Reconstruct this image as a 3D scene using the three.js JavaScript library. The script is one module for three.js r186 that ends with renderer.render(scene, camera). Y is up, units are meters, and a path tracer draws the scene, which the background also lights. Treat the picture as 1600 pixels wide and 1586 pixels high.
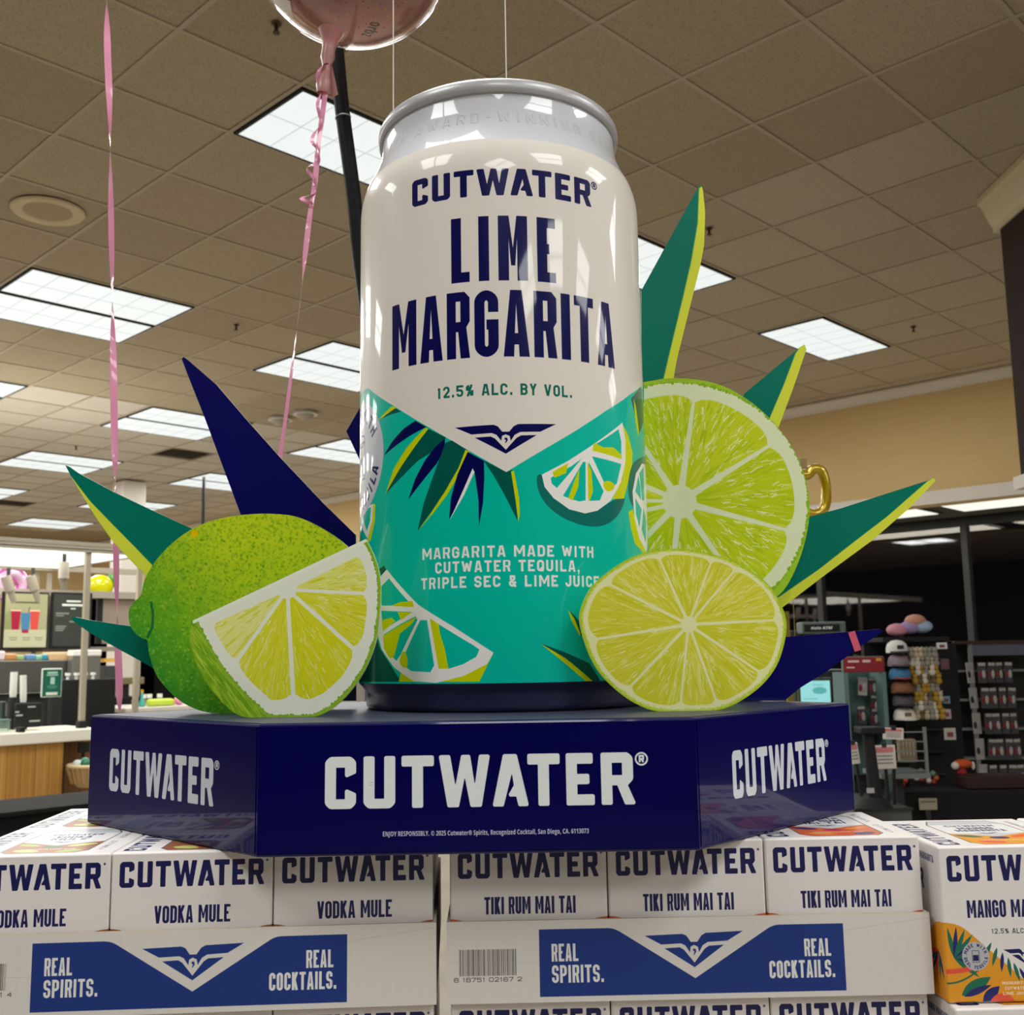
import * as THREE from 'three';
import { mergeGeometries } from 'three/addons/utils/BufferGeometryUtils.js';
import { RoundedBoxGeometry } from 'three/addons/geometries/RoundedBoxGeometry.js';
import { RectAreaLightUniformsLib } from 'three/addons/lights/RectAreaLightUniformsLib.js';

// ---------- camera, exposure, night outside ----------
RectAreaLightUniformsLib.init();
const scene = new THREE.Scene();
scene.background = new THREE.Color(0x020204);
const renderer = new THREE.WebGLRenderer();
renderer.toneMapping = THREE.LinearToneMapping;
renderer.toneMappingExposure = 1.42;
renderer.shadowMap.enabled = true;
const EYE = new THREE.Vector3(0, 1.55, 0);
const camera = new THREE.PerspectiveCamera(51.256, 1600 / 1586, 0.05, 80);
{
  const up8 = THREE.MathUtils.degToRad(8), roll = Math.atan(0.0159);          // tilted up 8 degrees, rolled just under one
  camera.position.copy(EYE);
  camera.rotation.order = 'YXZ';
  camera.rotation.set(up8, 0, -roll);
  camera.focus = 1.08; camera.userData.fStop = 16;                           // the far store is a little soft
  camera.updateMatrixWorld(true);
}
const LAMP = 8;                        // radiance of the troffers
const lampColor = new THREE.Color().setRGB(1, 1, 0.985);

// ---------- the store's own axes: its ceiling grid stands at 45 degrees to the display ----------
const TURN = THREE.MathUtils.degToRad(45.7), AX = [0.69842, -0.71569], BX = [-0.71569, -0.69842];
const YC = 4.11, SA = 0.5978, SB = 0.6108, A0 = 1.9379, B0 = 1.9226;
const st = (a, y, b) => new THREE.Vector3(a * AX[0] + b * BX[0], y, a * AX[1] + b * BX[1]);

// ---------- helpers ----------
function rng(seed) { let s = seed >>> 0; return () => { s = (s + 0x6d2b79f5) | 0; let t = Math.imul(s ^ (s >>> 15), 1 | s); t = (t + Math.imul(t ^ (t >>> 7), 61 | t)) ^ t; return ((t ^ (t >>> 14)) >>> 0) / 4294967296; }; }
const used = new Map();
function numbered(n) { const k = used.get(n) ?? 0; used.set(n, k + 1); return k ? n + '_' + String(k).padStart(3, '0') : n; }
function tag(o, label, category, group) { o.userData.label = label; if (category) o.userData.category = category; if (group) o.userData.group = group; return o; }
function thing(name, label, category, pos = [0, 0, 0], turn = 0, group) {
  const o = new THREE.Group(); o.name = numbered(name); o.position.set(...pos); o.rotation.y = turn; scene.add(o);
  return tag(o, label, category, group);
}
function inStore(name, label, category, a, y, b, group, turn = 0) { const p = st(a, y, b); return thing(name, label, category, [p.x, p.y, p.z], TURN + turn, group); }
function part(parent, name, geo, mat, pos, rot) {
  const m = new THREE.Mesh(geo, mat); m.name = parent === scene ? numbered(name) : name; m.castShadow = m.receiveShadow = true;
  if (pos) m.position.set(...pos); if (rot) m.rotation.set(...rot); parent.add(m); return m;
}
function struct(name, geo, mat, pos, turn = 0) { const m = part(scene, name, geo, mat, pos, [0, turn, 0]); m.userData.kind = 'structure'; return m; }
const box = (w, h, d, x = 0, y = 0, z = 0) => new THREE.BoxGeometry(w, h, d).translate(x, y, z);
const rbox = (w, h, d, r = 0.004, s = 2) => new RoundedBoxGeometry(w, h, d, s, r);
const cyl = (r0, r1, h, n = 20, x = 0, y = 0, z = 0) => new THREE.CylinderGeometry(r0, r1, h, n).translate(x, y, z);
const lathe = (pts, n = 32, a, b) => new THREE.LatheGeometry(pts.map((p) => new THREE.Vector2(p[0], p[1])), n, a, b);
const merge = (list) => mergeGeometries(list.map((g) => (g.index ? g.toNonIndexed() : g)));
const std = (color, roughness = 0.6, o = {}) => new THREE.MeshStandardMaterial({ color, roughness, ...o });
const phys = (color, roughness = 0.5, o = {}) => new THREE.MeshPhysicalMaterial({ color, roughness, ...o });
function canvas(w, h, draw) { const c = document.createElement('canvas'); c.width = w; c.height = h; draw(c.getContext('2d'), w, h); return c; }
function ctex(w, h, draw, srgb = true) {
  const t = new THREE.CanvasTexture(canvas(w, h, draw)); if (srgb) t.colorSpace = THREE.SRGBColorSpace; t.wrapS = t.wrapT = THREE.RepeatWrapping; t.magFilter = THREE.LinearFilter; return t;
}
function noiseTex(n, seed, fn) {                                             // fn(random, x, y) -> grey 0..255
  const r = rng(seed), d = new Uint8Array(n * n * 4);
  for (let i = 0; i < n * n; i++) { const v = fn(r, i % n, (i / n) | 0); d[i * 4] = d[i * 4 + 1] = d[i * 4 + 2] = v; d[i * 4 + 3] = 255; }
  const t = new THREE.DataTexture(d, n, n); t.wrapS = t.wrapT = THREE.RepeatWrapping; t.magFilter = THREE.LinearFilter; t.needsUpdate = true; return t;
}
function poly(c, pts, color) { c.fillStyle = color; c.beginPath(); pts.forEach((p, i) => (i ? c.lineTo(p[0], p[1]) : c.moveTo(p[0], p[1]))); c.closePath(); c.fill(); }
function smooth(c, pts, color) {                                             // closed outline through the midpoints
  c.fillStyle = color; c.beginPath(); const n = pts.length, mid = (i) => [(pts[i % n][0] + pts[(i + 1) % n][0]) / 2, (pts[i % n][1] + pts[(i + 1) % n][1]) / 2];
  c.moveTo(...mid(n - 1)); for (let i = 0; i < n; i++) c.quadraticCurveTo(pts[i][0], pts[i][1], ...mid(i)); c.closePath(); c.fill();
}
function line(c, pts, color, w) { c.strokeStyle = color; c.lineWidth = w; c.beginPath(); pts.forEach((p, i) => (i ? c.lineTo(p[0], p[1]) : c.moveTo(p[0], p[1]))); c.stroke(); }

// ---------- lettering: the wide wordmark, and a stroked capital alphabet that can be set narrow or wide ----------
const WORD = [
  [67, [[22, 0], [118, 0], [140, 22], [140, 74], [90, 95], [90, 48], [50, 48], [50, 187], [90, 187], [90, 140], [140, 162], [140, 208], [118, 230], [22, 230], [0, 208], [0, 22]]],
  [240, [[0, 0], [50, 0], [50, 187], [93, 187], [93, 0], [143, 0], [143, 208], [121, 230], [22, 230], [0, 208]]],
  [411, [[0, 0], [146, 0], [146, 48], [97, 48], [97, 230], [47, 230], [47, 48], [0, 48]]],
  [578, [[0, 0], [52, 0], [75, 135], [102, 0], [142, 0], [162, 132], [182, 0], [232, 0], [192, 230], [142, 230], [117, 98], [90, 230], [39, 230]]],
  [818, [[50, 0], [112, 0], [164, 230], [117, 230], [107, 187], [67, 187], [97, 137], [89, 85], [50, 230], [0, 230]]],
  [977, [[0, 0], [146, 0], [146, 48], [97, 48], [97, 230], [47, 230], [47, 48], [0, 48]]],
  [1150, [[0, 0], [122, 0], [122, 48], [50, 48], [50, 92], [105, 92], [105, 138], [50, 138], [50, 182], [127, 182], [127, 230], [0, 230]]],
  [1307, [[0, 0], [123, 0], [145, 22], [145, 120], [120, 145], [156, 230], [105, 230], [72, 145], [50, 145], [50, 230], [0, 230]], [[50, 46], [50, 100], [95, 100], [95, 46]]],
];
const bend = (a, b, d) => { const u = [b[0] - a[0], b[1] - a[1]], v = [d[0] - b[0], d[1] - b[1]], turn = Math.atan2(u[0] * v[1] - u[1] * v[0], u[0] * v[0] + u[1] * v[1]); return turn <= 0 ? 1.5 : turn > 0.7 && turn < 0.87 ? 28 : 9; };   // outer corners round, inner ones crisp
function wordmark(c, x, y, w, h, color, mark = 1) {                          // x, y: upper left corner; h < 0 where y points up
  const sx = w / 1396, sy = h / 230; c.save(); c.translate(x, y); c.scale(sx, sy); c.fillStyle = c.strokeStyle = color; c.lineJoin = 'round'; c.lineWidth = 9;
  for (const [ox, ...rings] of WORD) {
    c.beginPath(); for (const ring of rings) { const q = ring.map(([px, py]) => [px + ox - 67, py]), k = q.length; c.moveTo((q[k - 1][0] + q[0][0]) / 2, (q[k - 1][1] + q[0][1]) / 2); q.forEach((p, i) => c.arcTo(p[0], p[1], (p[0] + q[(i + 1) % k][0]) / 2, (p[1] + q[(i + 1) % k][1]) / 2, bend(q[(i + k - 1) % k], p, q[(i + 1) % k]))); c.closePath(); }
    c.fill('evenodd');
  }
  if (mark) {
    c.translate(1424, 30); c.scale(1, Math.abs(sx / sy) || 1); c.lineWidth = 8; c.beginPath(); c.arc(0, 0, 26, 0, 7); c.stroke();
    c.lineWidth = 9; c.beginPath(); c.moveTo(-8, 15); c.lineTo(-8, -13); c.lineTo(8, -13); c.lineTo(8, 1); c.lineTo(-8, 1); c.moveTo(0, 1); c.lineTo(9, 15); c.stroke();
  }
  c.restore();
}
const GL = {
  B: '0,0 1,0r 1,.47r 0,.47|0,.47 1,.47r 1,1r 0,1 0,0', C: '1,.3 1,0r 0,0r 0,1r 1,1r 1,.7', D: '0,1 0,0 1,0r 1,1r 0,1 0,.5', E: '1,0 0,0 0,1 1,1|0,.48 .86,.48', F: '1,0 0,0 0,1|0,.48 .86,.48',
  G: '1,.3 1,0r 0,0r 0,1r 1,1r 1,.52 .5,.52', H: '0,0 0,1|1,0 1,1|0,.48 1,.48', I: '.5,0 .5,1', J: '1,0 1,1r 0,1r 0,.66', K: '0,0 0,1|1,0 .1,.56|.34,.42 1,1', L: '0,0 0,1 1,1',
  O: '.5,0 1,0r 1,1r 0,1r 0,0r .5,0', P: '0,1 0,0 1,0r 1,.56r 0,.56', Q: '.5,0 1,0r 1,1r 0,1r 0,0r .5,0|.55,.7 1,1.12', S: '1,.28 1,0r 0,0r 0,.47r 1,.53r 1,1r 0,1r 0,.72', T: '0,0 1,0|.5,0 .5,1',
  U: '0,0 0,1r 1,1r 1,0', V: '0,0 .44,1 .56,1 1,0', W: '0,0 .24,1 .5,.12 .76,1 1,0', X: '0,0 1,1|1,0 0,1', Y: '0,0 .5,.52 1,0|.5,.52 .5,1', Z: '0,0 1,0 0,1 1,1',
  0: '.5,0 1,0r 1,1r 0,1r 0,0r .5,0', 1: '.1,.2 .55,0 .55,1', 2: '0,.28 0,0r 1,0r 1,.4 0,1 1,1', 3: '0,0 1,0r 1,.47 .4,.47|.4,.47 1,.47 1,1r 0,1', 4: '.8,1 .8,0 0,.72 1,.72', 5: '1,0 0,0 0,.42 1,.42r 1,1r 0,1r 0,.76', 6: '1,.2 1,0r 0,0r 0,1r 1,1r 1,.45 0,.45', 7: '0,0 1,0 .3,1',
  '.': '.5,.94 .5,1', '%': '.1,.05 .3,.05 .3,.4 .1,.4 .1,.05|.7,.6 .9,.6 .9,.95 .7,.95 .7,.6|.8,0 .2,1', '&': '1,1 .2,.3 .2,0 .75,0 .75,.3 .05,.66 .05,1r .7,1r .98,.55', '-': '.1,.5 .9,.5', '©': '.5,0 1,0r 1,1r 0,1r 0,0r .5,0|.7,.35 .3,.35 .3,.65 .7,.65', '|': '.5,-.2 .5,1.2',
};
const WID = { I: 0.44, M: 1.42, W: 1.5, '.': 0.42, ',': 0.42, ' ': 0.5, 1: 0.62, L: 0.92, E: 0.94, '-': 0.7, '%': 1.25, A: 1.08, V: 1.06, '&': 1.1, J: 0.9, '|': 0.3 };
const solid = (ch, t) => {                                                  // letters better cut than stroked; t: stem as a share of the width
  const g = 0.5 - t;
  if (ch === 'M') return [[[0, 0], [t + 0.01, 0], [0.5, 0.5], [0.99 - t, 0], [1, 0], [1, 1], [1 - t, 1], [1 - t, 0.34], [0.57, 0.77], [0.43, 0.77], [t, 0.34], [t, 1], [0, 1]]];
  if (ch === 'N') return [[[0, 0], [t, 0], [1 - t, 0.62], [1 - t, 0], [1, 0], [1, 1], [1 - t, 1], [t, 0.38], [t, 1], [0, 1]]];
  if (ch === 'A') return [[[0, 1], [0.28, 0], [0.72, 0], [1, 1], [1 - t, 1], [0.5 + g * 0.8, 0.82], [0.5 - g * 0.8, 0.82], [t, 1]], [[0.5, 0.2], [0.5 + g * 0.62, 0.65], [0.5 - g * 0.62, 0.65]]];
  if (ch === 'R') return [[[0, 0], [0.78, 0], [1, 0.09], [1, 0.45], [0.85, 0.54], [1, 1], [1 - t, 1], [0.5, 0.6], [t, 0.6], [t, 1], [0, 1]], [[t, 0.14], [1 - t, 0.14], [1 - t, 0.45], [t, 0.45]]];
  if (ch === ',') return [[[0.15, 0.82], [0.85, 0.82], [0.85, 1.02], [0.45, 1.26], [0.25, 1.18], [0.45, 1.0], [0.15, 1.0]]];
};
// letters of height |h| (h < 0 where y points up), fitted to width w; t: stroke as a share of the height
function caps(c, text, x, y, w, h, color, t = 0.17, gap = 0.5) {
  const H = Math.abs(h), d = h < 0 ? -1 : 1, T = t * H; let units = 0, gaps = 0;
  for (const ch of text) { units += WID[ch] ?? 1; gaps++; }
  const u = w / (units + (gaps - 1) * gap * 0.32), g = u * gap * 0.32; c.strokeStyle = color; c.lineWidth = T; c.lineJoin = 'miter'; c.miterLimit = 2.2; c.lineCap = 'butt';
  let X = x;
  for (const ch of text) {
    const W = (WID[ch] ?? 1) * u, def = GL[ch], cut = solid(ch, Math.min(0.4, T / W));
    if (cut) { c.fillStyle = color; c.beginPath(); for (const ring of cut) { ring.forEach((p, i) => (i ? c.lineTo(X + p[0] * W, y + d * p[1] * H) : c.moveTo(X + p[0] * W, y + d * p[1] * H))); c.closePath(); } c.fill('evenodd'); X += W + g; continue; }
    if (!def) { X += W + g; continue; }
    const tx = Math.min(T / 2, W / 2), at = (p) => [X + tx + p[0] * (W - 2 * tx), y + d * (T / 2 + p[1] * (H - T))], dot = ch === '.';
    for (const run of def.split('|')) {
      const ps = run.split(' ').map((s) => { const r = s.endsWith('r'), [a, b] = s.replace('r', '').split(',').map(Number); return { p: at([a, b]), a, b, r }; });
      c.beginPath();
      ps.forEach((q, i) => {
        let [px, py] = q.p;
        if (!i || i === ps.length - 1) {                                      // ends of upright strokes reach the cap line and the base line
          const o = ps[i ? i - 1 : 1];
          if (q.b === 0 && o.b > 0) py -= d * T / 2; if (q.b === 1 && o.b < 1) py += d * T / 2; if (o.b === q.b && (q.a === 1 || q.a === 0)) px += (q.a ? 1 : -1) * tx * (ch === 'E' || ch === 'F' || ch === 'L' || ch === 'T' || ch === 'Z' || ch === '2' || ch === '5' || ch === '7' ? 1 : 0);
          if (dot) py += d * (q.b === 1 ? 0 : -T / 2);
        }
        if (!i) c.moveTo(px, py); else if (q.r && i < ps.length - 1) c.arcTo(px, py, ps[i + 1].p[0], ps[i + 1].p[1], Math.min(u * 0.32, H * 0.2)); else c.lineTo(px, py);
      });
      c.stroke();
    }
    X += W + g;
  }
}
// the winged emblem, in a box w wide and h high
const EM = (x, y) => [(x - 768) / 567, (y - 812) / 190];
const EMBLEM = [
  [[768, 828], [985, 822], [1008, 832], [1032, 866], [1070, 866], [1095, 832], [1120, 819], [1335, 812], [1243, 863], [1130, 868], [1100, 885], [1078, 922], [1072, 892], [1050, 882], [1030, 892], [1026, 922], [1000, 884], [975, 873], [862, 877]].map((p) => EM(...p)),
  [[880, 898], [968, 894], [992, 908], [1050, 978], [1110, 905], [1135, 889], [1222, 885], [1050, 1002]].map((p) => EM(...p)),
  [[1045, 903], [1058, 903], [1062, 918], [1050, 936], [1046, 936], [1052, 916], [1043, 914]].map((p) => EM(...p)),
];
const emblem = (c, x, y, w, h, color) => EMBLEM.forEach((pts) => poly(c, pts.map((p) => [x + p[0] * w, y + p[1] * h]), color));
function ringText(c, text, x, y, r, from, to, h, color, up) {                // letters round a circle; up: +1 where y points down
  const n = text.length; for (let i = 0; i < n; i++) { const a = from + ((to - from) * (i + 0.5)) / n; c.save(); c.translate(x + r * Math.sin(a), y - up * r * Math.cos(a)); c.rotate(up * (Math.cos(a) < 0 && to < from ? a + Math.PI : a)); caps(c, text[i], -h * 0.3 * (WID[text[i]] ?? 1), -up * h / 2, h * 0.6 * (WID[text[i]] ?? 1), up * h, color, 0.2); c.restore(); }
}

// ---------- materials of the shell ----------
const tileNoise = noiseTex(256, 11, (r) => { const v = r(); return v < 0.03 ? 120 : v < 0.1 ? 205 : 235 + r() * 20; });
tileNoise.colorSpace = THREE.SRGBColorSpace;
const tileSet = (list) => list.map((c) => std(c, 0.95, { map: tileNoise }));
const tileMats = tileSet([0xb6a68b, 0xb1a187, 0xbaab90]), paleTiles = tileSet([0xc2b49c, 0xbdaf97, 0xc5b7a0]), palestTiles = tileSet([0xd8d0c0, 0xd3cbba, 0xdbd3c4]);   // paler tile tones in two areas, each with a straight edge
const railMat = std(0xb2a58f, 0.7), whiteMetal = std(0xd8d6d0, 0.45), darkGap = std(0x1c1b18, 0.8);
const wallMat = std(0xd2b681, 0.9, { map: noiseTex(128, 5, (r) => 240 + r() * 15) }), trimMat = std(0xd9d2c6, 0.6);
const floorTex = noiseTex(256, 7, (r) => 205 + r() * 50);
const floorMat = std(0xaca394, 0.35, { map: floorTex });
const blackMat = std(0x050506, 0.75), darkGrey = std(0x1f2122, 0.6), steel = std(0xb9bbb8, 0.28, { metalness: 0.85 }), cream = std(0xcfc3a4, 0.6);
const A1 = -9.5, A2 = 9.95, B1 = -7.5, B2 = 22.4;                          // room, in the store's axes

// ---------- floor, slab, walls ----------
const place = (a, y, b) => { const p = st(a, y, b); return [p.x, p.y, p.z]; };
struct('floor', box(A2 - A1 + 6, 0.1, B2 - B1 + 0.6), floorMat, place((A1 + A2) / 2 + 3, -0.05, (B1 + B2) / 2), TURN);
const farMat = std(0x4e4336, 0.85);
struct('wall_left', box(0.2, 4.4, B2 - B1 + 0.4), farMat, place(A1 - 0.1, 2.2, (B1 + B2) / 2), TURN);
struct('wall_back', box(A2 - A1, 4.4, 0.2), wallMat, place((A1 + A2) / 2, 2.2, B2 + 0.1), TURN);
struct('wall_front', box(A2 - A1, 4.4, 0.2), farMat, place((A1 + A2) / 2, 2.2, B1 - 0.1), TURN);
const AW = 11.5;                                                            // the shop windows stand back under a lit soffit
{
  const L = B2 - B1, mid = (B1 + B2) / 2;
  struct('wall_right', box(0.2, 4.4 - 2.92, L + 0.4, 0, 2.92 + (4.4 - 2.92) / 2, 0), wallMat, place(A2 + 0.1, 0, mid), TURN);
  struct('trim_1', box(0.03, 0.125, L, 0, 2.9825, 0), trimMat, place(A2 - 0.015, 0, mid), TURN);
  const crown = new THREE.Shape(); [[0, 0], [0, -0.1], [-0.015, -0.1], [-0.02, -0.075], [-0.05, -0.03], [-0.07, -0.02], [-0.07, 0]].forEach((p, i) => (i ? crown.lineTo(...p) : crown.moveTo(...p)));
  struct('trim_2', new THREE.ExtrudeGeometry(crown, { depth: L, bevelEnabled: false }).translate(0, 0, -L / 2), trimMat, place(A2, YC - 0.006, mid), TURN);
  struct('ceiling_soffit', box(AW - A2 - 0.1, 0.1, L + 0.4, 0, 3.01, 0), std(0x4a4640, 0.8), place((A2 + AW) / 2 + 0.1, 0, mid), TURN);
  const glass = phys(0xffffff, 0.02, { transmission: 1, thickness: 0, ior: 1.5 }), frameMat = std(0x1d1f1f, 0.5), dark = std(0x0b0b0b, 0.9);
  let n = 1;
  for (let b = 0.98; b < 9; b += 1.72) {                                   // shopfront bays seen in the photograph
    const w = new THREE.Group(); w.name = 'window_' + n++; w.userData.kind = 'structure'; scene.add(w); w.rotation.y = TURN; w.position.set(...place(AW, 0, b + 0.86));
    part(w, 'pane', box(0.006, 2.72, 1.66, 0, 1.5, 0), glass);
    part(w, 'mullion', box(0.1, 2.9, 0.065, 0, 1.5, 0.86), frameMat);
    part(w, 'head_rail', box(0.09, 0.09, 1.66, 0, 2.905, 0), frameMat);
    part(w, 'sill_rail', box(0.09, 0.1, 1.66, 0, 0.09, 0), frameMat);
  }
  struct('wall_window_far', box(0.12, 2.96, B2 - 9.58, 0, 1.48, 0), dark, place(AW + 0.02, 0, (B2 + 9.58) / 2), TURN);
  struct('wall_window_near', box(0.12, 2.96, 0.9 - B1, 0, 1.48, 0), dark, place(AW + 0.02, 0, (0.9 + B1) / 2), TURN);
  const glow = std(0x111111, 0.6, { emissive: new THREE.Color(1, 0.97, 0.86), emissiveIntensity: 0.72 });
  for (const [b, label] of [[0.72, 'lit soffit panel above the window at the right edge'], [3.08, 'lit soffit panel above the shop window, right of the leaf tip'], [5.55, 'lit soffit panel half behind the broad green leaf'], [7.9, 'lit soffit panel hidden behind the lime wheel']]) {
    const o = inStore('soffit_light', label, 'ceiling light', 10.58, 2.96, b, 'lit soffit panels'); part(o, 'frame', box(0.7, 0.012, 2.28, 0, -0.006, 0), frameMat); part(o, 'lens', box(0.64, 0.01, 2.2, 0, -0.014, 0), glow);
    const l = new THREE.RectAreaLight(0xfff4dc, 4, 0.62, 2.15); l.position.copy(st(10.58, 2.93, b)); l.rotation.set(-Math.PI / 2, 0, TURN); l.name = 'soffit_panel_light'; scene.add(l);
  }
  struct('ground_outside', box(12, 0.1, 30, 0, -0.05, 0), std(0x14130f, 0.9), place(AW + 7.5, -0.06, 8), TURN);
}
{ // hanging dark brown bulkhead with a cream cornice, upper right
  const o = thing('hanging_bulkhead', 'dark brown hanging bulkhead with cream cornice against the ceiling', 'bulkhead', [2.79, 0, -5.72]);
  part(o, 'panel', box(2.4, 1.44, 3.2, 1.2, 3.2, 1.6), std(0x241003, 0.9));
  const s = new THREE.Shape(); [[0.02, 3.9], [-0.012, 3.9], [-0.012, 3.93], [-0.03, 3.955], [-0.075, 4.06], [-0.095, 4.07], [-0.095, YC - 0.005], [0.02, YC - 0.005]].forEach((p, i) => (i ? s.lineTo(...p) : s.moveTo(...p)));
  part(o, 'cornice', new THREE.ExtrudeGeometry(s, { depth: 3.26, bevelEnabled: false }).translate(0, 0, -0.06), cream);
  part(o, 'cornice', new THREE.ExtrudeGeometry(s, { depth: 2.4, bevelEnabled: false }).rotateY(-Math.PI / 2).translate(2.4, 0, 0), cream);
  part(o, 'bottom_trim', box(2.46, 0.07, 3.26, 1.2, 2.445, 1.6), trimMat);
}

// ---------- ceiling: grid rails, tiles one by one, troffers ----------
const ceiling = new THREE.Group(); ceiling.name = 'ceiling'; ceiling.userData.kind = 'structure'; ceiling.rotation.y = TURN; scene.add(ceiling);
part(ceiling, 'slab', box(A2 - A1 + 0.4, 0.1, B2 - B1 + 0.4, (A1 + A2) / 2, YC + 0.25, -(B1 + B2) / 2), std(0x8c8272, 0.9));
const gi0 = Math.ceil((A1 - A0) / SA), gi1 = Math.floor((A2 - A0) / SA), gj0 = Math.ceil((B1 - B0) / SB), gj1 = Math.floor((B2 - B0) / SB);
for (let i = gi0; i <= gi1; i++) part(ceiling, 'grid_rail', box(0.022, 0.02, B2 - B1, A0 + i * SA, YC + 0.006, -(B1 + B2) / 2), railMat);
for (let j = gj0; j <= gj1; j++) part(ceiling, 'grid_rail', box(A2 - A1, 0.018, 0.022, (A1 + A2) / 2, YC + 0.006, -(B0 + j * SB)), railMat);
const troffers = [], taken = new Set();
for (let ia = -7; ia <= 9; ia += 4) for (let ib = -12; ib <= 33; ib += 5) {
  if (ib === -2 && ia > 0) continue;                                       // the photograph shows none there
  const n = ib === 3 ? 1 : 2;
  for (let k = 0; k < n; k++) { if (A0 + ia * SA < A1 || B0 + ib * SB < B1 || B0 + (ib + k + 1) * SB > B2) continue; troffers.push([ia, ib + k]); taken.add(ia + ',' + (ib + k)); taken.add(ia + 1 + ',' + (ib + k)); }
}
const VENTS = [[7, 16], [7, 25]]; for (const v of VENTS) taken.add(v.join());
{
  const v = new THREE.Vector3(), tiles = [];
  for (let i = gi0 - 1; i <= gi1; i++) for (let j = gj0 - 1; j <= gj1; j++) {
    if (taken.has(i + ',' + j)) continue;
    const a0 = Math.max(A0 + i * SA + 0.004, A1), a1 = Math.min(A0 + (i + 1) * SA - 0.004, A2), b0 = Math.max(B0 + j * SB + 0.004, B1), b1 = Math.min(B0 + (j + 1) * SB - 0.004, B2);
    if (a1 - a0 < 0.02 || b1 - b0 < 0.02) continue;
    v.copy(st((a0 + a1) / 2, YC, (b0 + b1) / 2)); const d = v.distanceTo(EYE); v.project(camera);
    const seen = v.z < 1 && Math.abs(v.x) < 1.12 && Math.abs(v.y) < 1.12 && st((a0 + a1) / 2, YC, (b0 + b1) / 2).z < -0.5;
    tiles.push({ i, j, a0, a1, b0, b1, key: seen ? d : 1000 + d });
  }
  tiles.sort((p, q) => p.key - q.key);
  const full = box(SA - 0.008, 0.018, SB - 0.008), rest = [], r = rng(3);
  tiles.forEach((t, k) => {
    const whole = t.a1 - t.a0 > SA - 0.01 && t.b1 - t.b0 > SB - 0.01, g = whole ? full : box(t.a1 - t.a0, 0.018, t.b1 - t.b0), p = [(t.a0 + t.a1) / 2, YC + 0.0105 + r() * 0.002, -(t.b0 + t.b1) / 2];
    if (k < 300) part(ceiling, 'ceiling_tile', g, (t.j >= 13 ? palestTiles : t.i >= 5 && t.j < 10 ? paleTiles : tileMats)[(r() * 3) | 0], p); else rest.push(g.clone().translate(...p));
  });
  part(ceiling, 'ceiling_tiles_beyond', merge(rest), tileMats[0]).userData.kind = 'stuff';
}
{
  const lens = std(0x6a6c6a, 0.5, { emissive: new THREE.Color(0.95, 1, 0.985), emissiveIntensity: 0.61 }), w = 2 * SA - 0.03, d = SB - 0.03;
  const frameG = merge([box(w, 0.016, 0.018, 0, 0, d / 2 - 0.009), box(w, 0.016, 0.018, 0, 0, -d / 2 + 0.009), box(0.018, 0.016, d, w / 2 - 0.009, 0, 0), box(0.018, 0.016, d, -w / 2 + 0.009, 0, 0)]);
  const lensG = box(w - 0.03, 0.008, d - 0.03), longG = box(w - 0.036, 0.003, 0.007), crossG = box(0.006, 0.003, d - 0.036);
  const blade = std(0x6a6c6a, 0.5, { emissive: new THREE.Color(0.9, 1, 0.985), emissiveIntensity: 0.42 });
  const names = { 1: 'left column', 5: 'middle column', 9: 'column near windows' };
  for (const [ia, j] of troffers) {
    const a = A0 + (ia + 1) * SA, b = B0 + (j + 0.5) * SB;
    const row = Math.floor((j - 3) / 5), half = j === 3 ? 'single unit' : (j + 12) % 5 === 0 ? 'nearer half of pair' : 'farther half of pair';
    const shown = names[ia] && row >= 0 && row < 6, label = shown ? `louvred ceiling light, ${half}, ${names[ia]}, ${['row over the can', 'first row beyond the can', 'second row beyond the can', 'third row beyond the can', 'fourth row beyond', 'last row beyond'][row]}` : 'louvred ceiling light over the aisles outside the picture';
    const t = inStore('ceiling_light', label, 'ceiling light', a, YC, b, shown ? 'recessed ceiling lights' : 'ceiling lights outside the picture');
    part(t, 'frame', frameG, darkGap, [0, -0.004, 0]); part(t, 'lens', lensG, lens, [0, -0.008, 0]);
    part(t, 'louvre_blade', longG, blade, [0, -0.0135, 0]);
    for (let k = 1; k < 6; k++) part(t, 'louvre_blade', crossG, blade, [-w / 2 + (k * w) / 6, -0.0135, 0]);
    const l = new THREE.RectAreaLight(lampColor, LAMP, w - 0.04, d - 0.04); l.name = 'troffer_light'; l.position.copy(st(a, YC - 0.02, b)); l.rotation.set(-Math.PI / 2, 0, TURN, 'XYZ'); scene.add(l);
  }
}

// ---------- print shop: canvases in metres, y up ----------
function bounds(pts) { const x = pts.map((p) => p[0]), y = pts.map((p) => p[1]); return [Math.min(...x), Math.min(...y), Math.max(...x), Math.max(...y)]; }
function print(b, px, draw) {                                                // b: bounds in metres; px: pixels along the longer side
  const w = b[2] - b[0], h = b[3] - b[1], s = px / Math.max(w, h);
  return ctex(Math.round(w * s), Math.round(h * s), (c, W, H) => { c.setTransform(W / w, 0, 0, -H / h, (-b[0] * W) / w, (b[3] * H) / h); draw(c); });
}
const NAVY = '#05074f', TEAL = '#00bfa8', DEEP = '#00584c', LIME = '#cfd800', PAPER = '#e6e0d6', WHITE = '#f1efe9';
const coat = (o = {}) => ({ clearcoat: 0.5, clearcoatRoughness: 0.04, specularIntensity: 0.2, ...o });

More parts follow.
